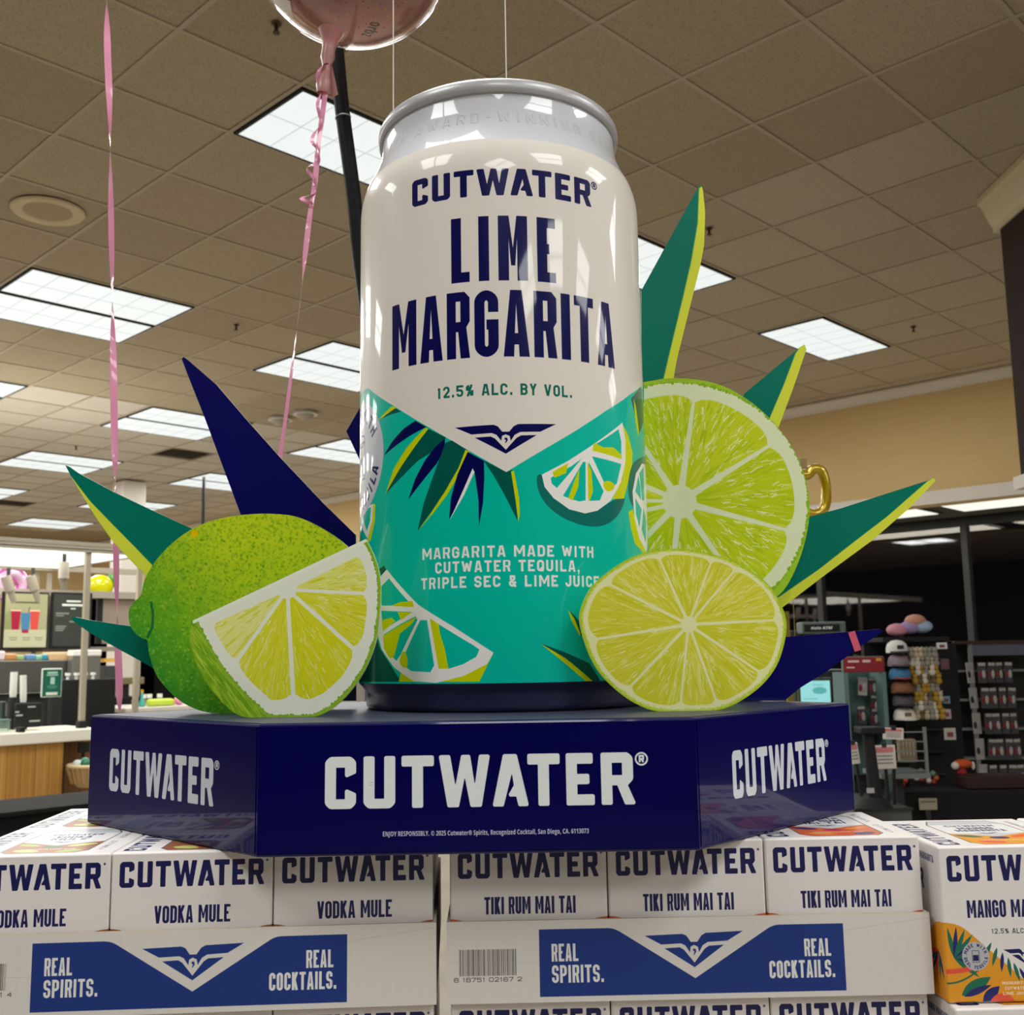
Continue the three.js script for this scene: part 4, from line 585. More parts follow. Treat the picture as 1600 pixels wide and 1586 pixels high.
tag(part(scene, 'pink_ribbon', strip([[-0.3011,2.5592],[-0.302,2.5335],[-0.306,2.4963],[-0.31,2.4617],[-0.314,2.4272],[-0.317,2.3987],[-0.3189,2.3702],[-0.3218,2.3362],[-0.3268,2.3024],[-0.3307,2.2688],[-0.3355,2.2242],[-0.3392,2.18],[-0.3468,2.1033],[-0.3561,2.0168],[-0.3645,1.9421],[-0.371,1.8893],[-0.3799,1.7953],[-0.3841,1.7334]].map((p) => [p[0], p[1], -1.678]), (t) => [0.0088, 0.35 * Math.sin(t * 30) + (t > 0.55 ? 1.2 * Math.sin((t - 0.55) * 9) : 0)]), pink), 'pink ribbon tied under the clear balloon, falling behind the navy leaf', 'ribbon');
tag(part(scene, 'curled_ribbon', strip([[-0.2989,2.5544],[-0.3076,2.5476],[-0.3162,2.5361],[-0.3182,2.5222],[-0.3105,2.5093],[-0.3136,2.4931],[-0.3167,2.4758],[-0.3143,2.4585],[-0.3152,2.4413],[-0.3248,2.4243],[-0.3257,2.4106],[-0.317,2.3968],[-0.3147,2.3842],[-0.3167,2.3752],[-0.3295,2.3697],[-0.3337,2.3618],[-0.325,2.3493],[-0.3196,2.3401],[-0.3216,2.3221],[-0.3417,2.3135],[-0.3417,2.309],[-0.3245,2.2997],[-0.3245,2.293]].map((p, i) => [p[0], p[1], -1.674 + 0.004 * Math.sin(i * 1.3)]), (t) => [0.0058, 0.5 + 0.7 * Math.sin(t * 40)]), pink), 'curled pink ribbon end twisting beside the balloon ribbon', 'ribbon');
{
  const mid = [[-0.3564,2.9721],[-0.3489,2.858],[-0.3418,2.7791],[-0.3305,2.654],[-0.3163,2.5457],[-0.305,2.4577],[-0.2943,2.3496],[-0.28,2.2416],[-0.257,2.0519],[-0.2383,1.8263]].map((p) => new THREE.Vector3(p[0], p[1], -2.0)), lo = mid[mid.length - 1], hi = mid[0];
  const curve = new THREE.CatmullRomCurve3([new THREE.Vector3(hi.x - 0.02, YC - 0.012, -2.0), ...mid, new THREE.Vector3(lo.x + 0.02, 0.6, -2.0), new THREE.Vector3(lo.x + 0.02, 0.001, -2.0)]);
  const o = thing('bowed_pole', 'bowed black pole rising behind the can to the ceiling', 'pole', [0, 0, 0]);
  part(o, 'tube', new THREE.TubeGeometry(curve, 90, 0.0148, 16), phys(0x08090c, 0.55, { specularIntensity: 0.4 }));
  part(o, 'band', new THREE.TorusGeometry(0.0152, 0.0014, 8, 24).rotateX(Math.PI / 2), steel, [-0.3278,2.6292, -2.0], [0, 0, 0.14]);
}

// ---------- ceiling fittings ----------
function fitting(name, label, category, x, z, build) { const o = thing(name, label, category, [x, YC - 0.006, z], TURN); build(o); return o; }
const brass = std(0x4a3a24, 0.4, { metalness: 0.6 });
for (const [x, z, label] of [[-0.9247,-3.9769, 'dark sprinkler head beside the balloon'], [1.225,-6.1356, 'dark sprinkler head right of the tall green leaf'], [3.23,-8.18, 'dark sprinkler head right of the right ceiling light'], [-5.179,-12.365, 'small sprinkler head above the upper left green leaf'], [-2.099,-7.8577, 'small sprinkler head near the balloon ribbon']])
  fitting('sprinkler_head', label, 'sprinkler', x, z, (o) => { part(o, 'escutcheon', lathe([[0.0001, -0.006], [0.018, -0.005], [0.022, 0]], 16), brass); part(o, 'stem', cyl(0.007, 0.009, 0.03, 10, 0, -0.02, 0), brass); part(o, 'deflector', cyl(0.015, 0.015, 0.004, 12, 0, -0.037, 0), brass); });
fitting('ceiling_speaker', 'round flush ceiling speaker at far left', 'speaker', -2.617,-5.7285, (o) => { part(o, 'ring', lathe([[0.13, -0.004], [0.145, -0.012], [0.19, -0.012], [0.2, 0]], 32), std(0xd0bf9d, 0.8)); part(o, 'grille', cyl(0.131, 0.131, 0.006, 32, 0, -0.003, 0), std(0xa89878, 0.85)); });
for (const [x, z, l] of [[-2.139,-10.778, 'pale dome on the ceiling left of the can, farther one'], [-2.453,-11.025, 'pale dome on the ceiling beside the balloon ribbon']]) fitting('dome_sensor', l, 'sensor', x, z, (o) => { part(o, 'plate', cyl(0.12, 0.13, 0.03, 24, 0, -0.015, 0), whiteMetal); part(o, 'dome', lathe([[0.0001, -0.09], [0.05, -0.08], [0.085, -0.05], [0.09, -0.03]], 24), std(0xa59a86, 0.5)); });
VENTS.forEach(([i, j], k) => { const o = inStore('ceiling_vent', ['grey slatted ceiling vent left of the tall navy leaf', 'grey slatted ceiling vent at far left'][k], 'vent', A0 + (i + 0.5) * SA, YC, B0 + (j + 0.5) * SB); part(o, 'duct', box(SA - 0.03, 0.02, SB - 0.03, 0, 0.05, 0), std(0x3c3832, 0.8)); for (let s = 0; s < 6; s++) part(o, 'slat', box(SA - 0.04, 0.004, 0.05, 0, 0, 0), std(0x7d766a, 0.7), [0, 0.015, -0.23 + s * 0.092], [0.6, 0, 0]); });
{ const o = inStore('store_column', 'pale square column reaching the ceiling at far left', 'column', 6.85, 0, 14.3); part(o, 'shaft', rbox(0.34, YC - 0.02, 0.34, 0.01).translate(0, (YC - 0.02) / 2, 0), trimMat); part(o, 'plinth_block', box(0.38, 0.12, 0.38, 0, 0.06, 0), trimMat); }
{ const o = inStore('hanging_rod', 'thin dark rod hanging from the ceiling above the whole lime', 'rod', 7.4, 0, 13.2); part(o, 'rod', cyl(0.022, 0.022, 2.0, 10, 0, YC - 1.02, 0), darkGrey); part(o, 'foot', cyl(0.03, 0.03, 2.1, 10, 0, 1.05, 0), darkGrey); }

// ---------- coffee counter, left ----------
const span = (q) => ({ a: (q[0][0] + q[1][0]) / 2, w: Math.abs(q[1][0] - q[0][0]), y: Math.min(q[0][1], q[1][1]), h: Math.abs(q[1][1] - q[0][1]) });
const woodTex = ctex(256, 512, (c, W, H) => { const r = rng(6); c.fillStyle = '#fff'; c.fillRect(0, 0, W, H); for (let i = 0; i < 260; i++) { c.globalAlpha = 0.1 + 0.15 * r(); c.strokeStyle = r() < 0.5 ? '#6b4a20' : '#d8b070'; c.lineWidth = 0.5 + r() * 2.5; const x = r() * W; c.beginPath(); c.moveTo(x, 0); c.bezierCurveTo(x + 8 * r(), H / 3, x - 8 * r(), H / 1.5, x + 4, H); c.stroke(); } });
const woods = [0xb98a3f, 0xc99a4e, 0xa87a36, 0xbf9045].map((c) => std(c, 0.5, { map: woodTex }));
{
  const o = inStore('coffee_counter', 'wood-plank coffee counter front at the left edge', 'counter', 3.0, 0, 9.2), r = rng(2);
  for (let a = 1.6, k = 0; a < 3.9; a += 0.115, k++) part(o, 'plank', box(0.1135, 0.8, 0.02), woods[(r() * 4) | 0], [a + 0.0575 - 3, 0.485, -0.01 + r() * 0.003]);
  part(o, 'carcass', box(2.35, 0.8, 0.6, -0.24, 0.48, -0.33), std(0x3c2b16, 0.8)); part(o, 'kick', box(2.3, 0.085, 0.5, -0.24, 0.0425, -0.33), blackMat);
  const p = inStore('coffee_counter', 'darker wood counter section behind the round basket', 'counter', 4.52, 0, 9.5);
  for (let k = 0; k < 9; k++) part(p, 'plank', box(0.113, 0.86, 0.02), std([0x8a6128, 0x7d5724][k % 2], 0.55, { map: woodTex }), [-0.5 + k * 0.115, 0.43, 0]); part(p, 'carcass', box(1.04, 0.86, 0.4, -0.04, 0.43, -0.22), std(0x2f2212, 0.8));
  tag(part(scene, 'countertop', rbox(2.62, 0.1, 0.74, 0.012), std(0xe8e4d6, 0.35), st(2.9, 0.9365, 9.53).toArray(), [0, TURN, 0]), 'long white countertop on the wood-plank counter', 'countertop');
}
{
  const o = inStore('wicker_basket', 'round ribbed basket hung on the counter corner', 'basket', 4.13, 0.5, 9.12), wick = std(0xc6a877, 0.7);
  part(o, 'bowl', lathe([[0.0001, 0.0], [0.12, 0.0], [0.165, 0.05], [0.185, 0.13], [0.2, 0.17], [0.19, 0.17], [0.17, 0.12], [0.0001, 0.05]], 28), wick);
  part(o, 'rim', new THREE.TorusGeometry(0.2, 0.017, 10, 36).rotateX(Math.PI / 2), std(0xd8c296, 0.6), [0, 0.18, 0]);
  for (let k = 0; k < 22; k++) { const a = (k / 22) * 6.2832; part(o, 'rib', cyl(0.009, 0.007, 0.135, 6), std(0xb5925c, 0.7), [Math.cos(a) * 0.19, 0.1, Math.sin(a) * 0.19], [0.3 * Math.sin(a), 0, -0.3 * Math.cos(a)]); }
  part(o, 'hook', merge([box(0.1, 0.09, 0.02, 0, 0.32, -0.2), box(0.02, 0.2, 0.02, 0, 0.22, -0.2)]), darkGrey);
  [[0, 0.2, 0.05, 0x1f9a86], [0.09, 0.2, 0.02, 0x6cc8b8], [-0.08, 0.2, 0.03, 0x2c7d5a], [0.03, 0.24, -0.04, 0xd98b62], [-0.03, 0.2, -0.1, 0x8fd0c4], [0.1, 0.2, -0.08, 0x24604a], [-0.11, 0.19, -0.06, 0xe2efe6]].forEach(([x, y, z, col], k) => {
    const p = st(4.13 + x, 0.5 + y, 9.12 - z), g = new THREE.IcosahedronGeometry(0.042, 1); tag(part(scene, 'snack_pouch', g, std(col, 0.35), p.toArray(), [k, k * 2, 0]), ['teal', 'pale teal', 'green', 'orange', 'mint', 'dark green', 'white'][k] + ' wrapped snack pouch in the round basket', 'snack', 'pouches in the basket');
  });
}
{ // steel frame over the counter, with its lit soffit; posts and menu beam apart
  const fm = std(0xa59d8a, 0.5);
  for (const [a, b, y0, label] of [[4.1, 9.32, 0.9875, 'beige post with black foot standing on the countertop'], [[4.916,1.4548][0], 9.98, 0, 'thin beige post behind the pink ribbon, right of the counter'], [4.55, 11.6, 0, 'beige back post between menu boards and partition']]) {
    const p = inStore('frame_post', label, 'post', a, y0, b); part(p, 'shaft', box(0.045, 2.53 - y0, 0.045, 0, (2.53 - y0) / 2, 0), fm); part(p, 'foot', box(0.07, 0.06, 0.07, 0, 0.03, 0), blackMat);
  }
  const o = inStore('kiosk_canopy', 'beige steel canopy with lit white soffit over the coffee counter', 'canopy', 4.1, 2.53, 9.3);
  part(o, 'top_rail', merge([box(4.2, 0.035, 0.05, -0.6, 0.07, 0), box(4.2, 0.02, 0.07, -0.6, 0.035, 0), box(4.2, 0.02, 0.05, -0.6, 0.01, 0)]), fm);
  part(o, 'back_rail', box(4.2, 0.06, 0.05, -0.3, 0.04, -2.25), fm); part(o, 'side_rail', box(0.05, 0.06, 2.2, 0.62, 0.05, -1.1), fm); part(o, 'side_rail', box(0.05, 0.05, 2.2, -0.75, 0.05, -1.1), fm);
  const sof = std(0xdedad0, 0.5, { emissive: new THREE.Color(1, 0.99, 0.94), emissiveIntensity: 0.75 });
  for (const [x, w] of [[-1.5, 1.4], [-0.05, 1.25]]) { part(o, 'lit_soffit', box(w, 0.02, 1.9, x, 0.03, -1.05), sof); const l = new THREE.RectAreaLight(0xfff6e4, 2.2, w, 1.9); l.name = 'soffit_light'; l.position.copy(st(4.1 + x, 2.545, 9.3 + 1.05)); l.rotation.set(-Math.PI / 2, 0, TURN); scene.add(l); }
  const m = inStore('menu_beam', 'taupe double beam that carries the menu boards', 'beam', 4.1, 1.7, 11.56); part(m, 'upper_beam', box(5.2, 0.075, 0.06, 0, 0.6, 0), std(0x9a9284, 0.5)); part(m, 'lower_beam', box(5.2, 0.05, 0.06, 0, 0, 0), std(0x8a8276, 0.5));
  for (const x of [-0.02, 0.57]) part(m, 'hanger', box(0.04, 0.83, 0.04, x, 0.4, 0.0), fm);
}
[[101, 862, 'grey spot head on the frame rail above the dark menu', 0], [52, 884, 'grey spot head tilted above the menu beam', 1.2], [14, 884, 'grey spot head at the left end of the frame', 0.9]].forEach(([px, py, label, b], k) => {
  const [a, y] = [[4.006,2.5551], [4.122,2.5032], [3.818,2.4741]][k], o = inStore('track_spot', label, 'spotlight', a, y - 0.33, [9.6, 10.6, 10.4][k]);
  part(o, 'stem', cyl(0.018, 0.018, 0.08, 8, 0, 0.27, 0), darkGrey); part(o, 'can', cyl(0.045, 0.045, 0.15, 16), std(k ? 0x8e877c : 0xb9b6ae, 0.5), [0, 0.16, 0], [0, 0, k ? 0.35 : 0]); part(o, 'snoot', cyl(0.034, 0.025, 0.12, 16), std(0x8a8378, 0.5), [k ? 0.045 : 0, 0.04, 0], [0, 0, k ? 0.35 : 0.15]);
});
// menu boards and the panel beside them
function menuBoard(q, b, label, draw) { const s = span(q), o = inStore('menu_board', label, 'menu', s.a, s.y, b); const bz = part(o, 'bezel', rbox(s.w, s.h, 0.06, 0.008).translate(0, s.h / 2, 0), blackMat); const t = ctex(512, 640, draw); part(bz, 'screen', box(s.w * 0.92, s.h * 0.93, 0.004, 0, s.h / 2, 0.032), std(0xffffff, 0.35, { map: t, emissive: 0xffffff, emissiveMap: t, emissiveIntensity: 0.22 })); }
menuBoard([[4.157,1.7004],[4.626,2.3005]], 11.45, 'menu board picturing three iced drinks, far left', (c, W, H) => {
  c.fillStyle = '#8f9070'; c.fillRect(0, 0, W, H); c.fillStyle = '#7c8558'; c.beginPath(); c.ellipse(60, 380, 120, 220, 0.5, 0, 7); c.fill(); c.fillStyle = '#a9a98c'; c.fillRect(0, 430, W, 210);
  for (const [x, col] of [[130, '#8e1634'], [360, '#b8443c']]) { poly(c, [[x - 60, 205], [x + 60, 205], [x + 42, 430], [x - 42, 430]], col); c.fillStyle = '#d9b8a8'; c.fillRect(x - 62, 195, 124, 14); }
  poly(c, [[190, 230], [310, 230], [290, 470], [210, 470]], '#3d6f96'); c.fillStyle = '#8a1c3c'; c.fillRect(212, 430, 78, 40); line(c, [[280, 230], [295, 160]], '#2f4434', 10); c.fillStyle = '#4c5038'; c.fillRect(110, 95, 300, 20);
  c.fillStyle = '#6c6f54'; for (const x of [60, 220, 370]) { c.fillRect(x, 520, 100, 10); c.fillRect(x + 10, 545, 80, 10); }
});
menuBoard([[4.659,1.7105],[5.092,2.3081]], 11.45, 'dark grey menu board with white text lines, left', (c, W, H) => {
  c.fillStyle = '#30352f'; c.fillRect(0, 0, W, H); c.fillStyle = '#c8cbc4'; c.fillRect(170, 75, 200, 22); c.fillRect(110, 120, 300, 26); c.fillRect(230, 170, 70, 14); c.fillStyle = '#7d827a'; c.fillRect(30, 230, 180, 16); c.fillRect(30, 260, 110, 12); c.fillRect(220, 330, 70, 16); c.fillRect(30, 390, 150, 12); c.fillRect(30, 415, 130, 12); c.fillRect(30, 440, 110, 12);
});
{ const s = span([[5.225,1.7591],[5.816,2.3162]]), o = inStore('partition_board', 'plain taupe wall panel right of the menu boards', 'panel', s.a, s.y, 11.6); part(o, 'sheet', rbox(s.w, s.h, 0.04, 0.005).translate(0, s.h / 2, 0), std(0x8d8070, 0.7)); part(o, 'edge_strip', box(0.06, s.h, 0.05, -s.w / 2 + 0.03, s.h / 2, 0), blackMat); }
{ // foil balloons over the menu beam
  const [a, y] = [4.58,2.3781], o = inStore('donut_balloon', 'pink foil doughnut balloon above the left menu board', 'balloon', a, y, 12.4), m = phys(0xe06fc0, 0.15, { metalness: 0.3, clearcoat: 1 });
  part(o, 'ring', new THREE.TorusGeometry(0.13, 0.075, 16, 36), m, [0, 0.06, 0]); part(o, 'icing', new THREE.TorusGeometry(0.13, 0.05, 12, 36).scale(1, 1, 1.4), phys(0xf6c9e6, 0.15, { clearcoat: 1 }), [-0.01, 0.05, 0.03]);
  const [a2, y2] = [5.615,2.4124], p = inStore('lemon_balloon', 'bright yellow foil balloon with green leaf near the frame post', 'balloon', a2, y2, 12.4); part(p, 'body', new THREE.SphereGeometry(0.16, 20, 14).scale(1, 0.85, 0.6), phys(0xe8e400, 0.15, { clearcoat: 1 }), [0, 0.05, 0]); part(p, 'leaf', new THREE.SphereGeometry(0.09, 14, 10).scale(0.6, 1, 0.5), phys(0x3c9a2c, 0.2, { clearcoat: 1 }), [0.16, 0.12, 0], [0, 0, 0.5]);
}
// things behind the counter
function boxed(name, label, category, q, b, d, mat, build) { const s = span(q), o = inStore(name, label, category, s.a, s.y, b); part(o, 'body', rbox(s.w, s.h, d, Math.min(0.01, s.h * 0.2, s.w * 0.2)).translate(0, s.h / 2, -d / 2), mat); if (build) build(o, s); return o; }
boxed('back_counter', 'long steel back counter behind the cups', 'counter', [[3.798,0.86966],[4.981,1.2554]], 11.0, 0.5, std(0x5c5d5a, 0.35, { metalness: 0.5 }));
boxed('brew_cabinet', 'black brewing cabinet with four white taps', 'machine', [[4.293,0.91781],[4.821,1.3946]], 10.2, 0.4, blackMat, (o, s) => { for (let k = 0; k < 4; k++) { part(o, 'tap', merge([cyl(0.026, 0.026, 0.025, 12, 0, 0.05, 0), cyl(0.012, 0.016, 0.05, 10, 0, 0.02, 0)]), std(0xe9e9e6, 0.3), [-s.w / 2 + 0.07 + k * 0.083, s.h, -0.06]); } part(o, 'panel_line', box(0.004, s.h * 0.8, 0.002, -0.08, s.h * 0.5, 0.001), darkGrey); });
boxed('steel_grinder', 'white topped steel machine right of the menu boards', 'machine', [[4.612,1.3855],[4.906,1.6649]], 10.75, 0.12, steel, (o, s) => part(o, 'lid', rbox(s.w * 1.02, s.h * 0.22, 0.14, 0.01).translate(0, s.h * 0.95, -0.06), std(0xf2f1ee, 0.4)));
boxed('steel_shelf', 'dull steel splash shelf carrying packets', 'shelf', [[3.801,1.2663],[4.668,1.5843]], 10.9, 0.25, std(0x6b6c69, 0.35, { metalness: 0.6 }));
[[-4, 14, 1018, 0xd9cfd8, 'white and lilac'], [14, 32, 1022, 0xc08a5a, 'brown'], [32, 44, 1024, 0x8fb07a, 'pale green'], [48, 62, 1023, 0x5a8fc4, 'blue'], [62, 72, 1024, 0x7fc0a8, 'mint'], [72, 81, 1023, 0x2a9ab8, 'turquoise']].forEach(([x0, x1, y0, col, name], k) => {
  const q = [[[3.92,1.5939],[4.025,1.6733]], [[4.029,1.5925],[4.136,1.6474]], [[4.138,1.591],[4.21,1.634]], [[4.237,1.5897],[4.323,1.6392]], [[4.325,1.5885],[4.386,1.6322]], [[4.388,1.5876],[4.443,1.638]]][k], s = span(q), o = inStore('snack_packet', name + ' packet on the steel shelf below the menus', 'packet', s.a, s.y, 10.99, 'packets on the steel shelf'); part(o, 'packet', rbox(s.w, s.h, 0.1, 0.01).translate(0, s.h / 2, 0), std(col, 0.5)); part(o, 'seal', box(s.w, 0.01, 0.05, 0, s.h + 0.003, 0), std(0xd8d4cc, 0.5));
});
boxed('wooden_tray', 'stacked pale wooden trays left of the steel machine', 'tray', [[4.452,1.5804],[4.637,1.6425]], 10.93, 0.2, std(0xd2b184, 0.6), (o, s) => part(o, 'upper_tray', rbox(s.w * 0.95, s.h * 0.4, 0.2, 0.006).translate(0, s.h * 1.15, -0.1), std(0xe6d3b0, 0.6)));
boxed('framed_sign', 'green poster in a white frame on the counter', 'sign', [[4.013,1.2418],[4.202,1.5056]], 10.0, 0.02, std(0xc9d4cc, 0.5), (o, s) => { const t = ctex(256, 340, (c, W, H) => { c.fillStyle = '#0d5a48'; c.fillRect(0, 0, W, H); c.fillStyle = '#9fc4b4'; c.fillRect(60, 30, 140, 26); c.fillRect(50, 66, 160, 14); c.fillRect(105, 100, 60, 90); c.fillStyle = '#5f9a86'; c.fillRect(60, 210, 140, 10); c.fillRect(75, 232, 110, 8); c.fillStyle = '#c9d2c8'; c.fillRect(50, 290, 160, 36); }); part(o, 'poster', box(s.w * 0.9, s.h * 0.93, 0.003, 0, s.h / 2, 0.001), std(0xffffff, 0.4, { map: t })); part(o, 'stand', box(0.03, s.y - 0.98, 0.02, 0, -(s.y - 0.98) / 2, -0.02), darkGrey); });
function cupStack(q, b, label, tilt) { const s = span(q), o = inStore('cup_stack', label, 'cup stack', s.a, s.y, b), m = std(0xe9ebe4, 0.5), r = s.w / 2; o.rotation.z = tilt; for (let k = 0; k < 9; k++) part(o, 'cup', lathe([[r * 0.72, 0], [r * 0.97, s.h * 0.3], [r, s.h * 0.31], [r * 0.9, s.h * 0.3], [r * 0.66, 0.01]], 20), m, [0, (k * s.h * 0.69) / 8.5, 0], [0, 0, 0]); part(o, 'holder', cyl(r * 1.05, r * 1.05, s.y - 0.988 + 0.03, 20, 0, 0.015 - (s.y - 0.988) / 2, 0), darkGrey); }
cupStack([[3.619,1.234],[3.682,1.4921]], 9.7, 'taller stack of white paper cups at far left', 0); cupStack([[3.675,1.1897],[3.733,1.4631]], 9.6, 'stack of white paper cups beside the green poster', 0.05);
boxed('price_sign', 'low black price sign with white lines on the counter', 'sign', [[3.589,1.0089],[3.806,1.2144]], 9.45, 0.05, blackMat, (o, s) => { for (const [x, y, w] of [[0.02, 0.85, 0.5], [-0.1, 0.66, 0.25], [-0.08, 0.52, 0.42], [0.05, 0.26, 0.7]]) part(o, 'text_line', box(s.w * w * 0.6, 0.012, 0.002, x, s.h * y, 0.001), std(0xb9b9b4, 0.6)); });
boxed('dark_dispenser', 'dark green cup dispenser under the cup stacks', 'dispenser', [[3.511,1.0046],[3.552,1.2339]], 9.55, 0.1, std(0x16302c, 0.4), (o, s) => part(o, 'chrome_strip', box(0.015, s.h * 0.5, 0.01, 0.01, s.h * 0.7, 0.004), steel));
boxed('glass_jar', 'clear tumbler jar standing on the white countertop', 'jar', [[3.407,0.99805],[3.5,1.0871]], 9.32, 0.09, phys(0xdfeee8, 0.05, { transmission: 0.85, thickness: 0 }), (o, s) => part(o, 'lid', rbox(s.w * 1.05, 0.015, 0.1, 0.005).translate(0, s.h, -0.045), std(0x5d7a72, 0.4)));
boxed('clamp_block', 'black clamp block on the countertop edge', 'clamp', [[3.529,0.97469],[3.573,1.0295]], 9.19, 0.1, blackMat); 
// tables and toys past the counter
{ const s = span([[5.022,1.0569],[5.982,1.0654]]), o = inStore('display_table', 'pale display table behind the plinth, left', 'table', s.a, 0, 10.4); part(o, 'top', rbox(s.w, 0.05, 0.9, 0.01).translate(0, s.y + s.h, -0.45), std(0xd8d2c6, 0.4)); for (const [x, z] of [[-1, -0.06], [1, -0.06], [-1, -0.84], [1, -0.84]]) part(o, 'leg', box(0.05, s.y + s.h - 0.02, 0.05, x * (s.w / 2 - 0.06), (s.y + s.h - 0.02) / 2, z), darkGrey);
  const top = s.y + s.h + 0.026, put = (name, label, cat, a, build, b = 10.55) => { const p = inStore(name, label, cat, a, top, b); build(p); };
  const [a1] = [5.206,1.1876], [a2] = [5.269,1.1852], [a3] = [5.47,1.1245];
  for (const [k, a] of [a1, a2].entries()) put('bubble_bottle', ['left teal bottle with yellow cap on the display table', 'right teal bottle with yellow cap on the display table'][k], 'bottle', a, (p) => { part(p, 'body', lathe([[0.0001, 0], [0.028, 0], [0.027, 0.05], [0.014, 0.08], [0.013, 0.14], [0.0001, 0.14]], 16), std(0x49b9b0, 0.3)); part(p, 'cap', cyl(0.013, 0.013, 0.035, 12, 0, 0.157, 0), std(0xe0b030, 0.4)); });
  put('lime_box', 'long yellow-green box lying on the display table', 'box', a3, (p) => { part(p, 'body', rbox(0.27, 0.075, 0.12, 0.03, 3).translate(0, 0.0375, 0), std(0xc6e04a, 0.4)); part(p, 'end_cap', rbox(0.02, 0.06, 0.1, 0.008).translate(0.14, 0.036, 0), std(0xe6a86a, 0.5)); });
  const lids = [5.387,1.1717, 5.452,1.1759, 5.568,1.1782]; for (const [k, a] of [lids[0], lids[2], lids[4]].entries()) put('white_tub', ['first white tub behind the yellow-green box', 'middle white tub behind the yellow-green box', 'right white tub behind the yellow-green box'][k], 'tub', a, (p) => { part(p, 'tub', cyl(0.026, 0.024, 0.08, 16, 0, 0.04, 0), std(0x8e8a80, 0.5)); part(p, 'lid', cyl(0.028, 0.028, 0.04, 16, 0, 0.1, 0), std(0xf3f3ef, 0.4)); }, 10.75);
  const [ap] = [5.69,1.166]; put('pink_ball', 'pink toy ball at the table end beside the lime', 'ball', ap, (p) => { part(p, 'ball', new THREE.SphereGeometry(0.055, 18, 12), std(0xe9a0c8, 0.4), [0, 0.055, 0]); part(p, 'valve', cyl(0.008, 0.008, 0.01, 8, 0, 0.112, 0), whiteMetal); });
}
boxed('shelf_unit', 'cream wall shelf in the dark beyond the counter', 'shelf', [[5.565,1.2984],[5.917,1.3762]], 11.8, 0.3, std(0x8f8560, 0.6), (o, s) => part(o, 'bracket', box(0.03, 0.142, 0.2, 0, -0.071, -0.15), darkGrey));
boxed('dark_cabinet', 'black cabinet below the cream wall shelf', 'cabinet', [[5.463,0.38633],[5.921,1.157]], 11.7, 0.5, blackMat, (o, s) => { for (const x of [-0.12, 0.05]) part(o, 'chrome_handle', box(0.035, 0.2, 0.02), steel, [x, s.h - 0.13, 0.012], [0, 0, 0.25]); });
boxed('grey_bin', 'dark grey bin right of the steel machine', 'bin', [[5.26,1.3657],[5.392,1.5161]], 11.42, 0.2, std(0x34373a, 0.5), (o, s) => { part(o, 'stand', box(s.w * 0.8, s.y, 0.15, 0, -s.y / 2, -0.1), blackMat); part(o, 'yellow_rim', box(s.w * 1.05, 0.04, 0.2, 0, s.h + 0.06, -0.1), std(0xd8a850, 0.5)); });
const matteBlack = std(0x060606, 0.95);
{ const o = inStore('dark_gondola', 'low black shelf unit behind the left cartons', 'shelf', 1.95, 0, 5.4), [, y] = [2.179,0.84889]; part(o, 'body', rbox(2.6, y, 0.5, 0.01).translate(-0.4, y / 2, -0.25), matteBlack); part(o, 'top_lip', box(2.6, 0.02, 0.03, -0.4, y - 0.01, 0.012), matteBlack); }
{ const [a, y] = [11.4,3.6977], o = inStore('ring_toy', 'stack of red, orange and blue rings seen beside the can', 'toy', a, y - 0.05, 15); [0xc23a3a, 0x2a5fa8, 0xe07a2c, 0xd83a4a, 0xe8a83c, 0xc8464a].forEach((c, k) => part(o, 'ring', new THREE.TorusGeometry(0.13 - k * 0.008, 0.042, 10, 24).rotateX(Math.PI / 2), std(c, 0.4), [0, 0.04 + k * 0.07, 0])); part(o, 'peg', cyl(0.02, 0.02, 0.46, 8, 0, 0.23, 0), std(0xe0b890, 0.5)); const q = inStore('toy_shelf', 'pale shelf under the ring toy', 'shelf', a, 0, 15); part(q, 'board', box(1.2, 0.04, 0.5, 0, y - 0.07, 0), trimMat); part(q, 'upright', box(1.1, y - 0.1, 0.4, 0, (y - 0.1) / 2, 0), trimMat); }

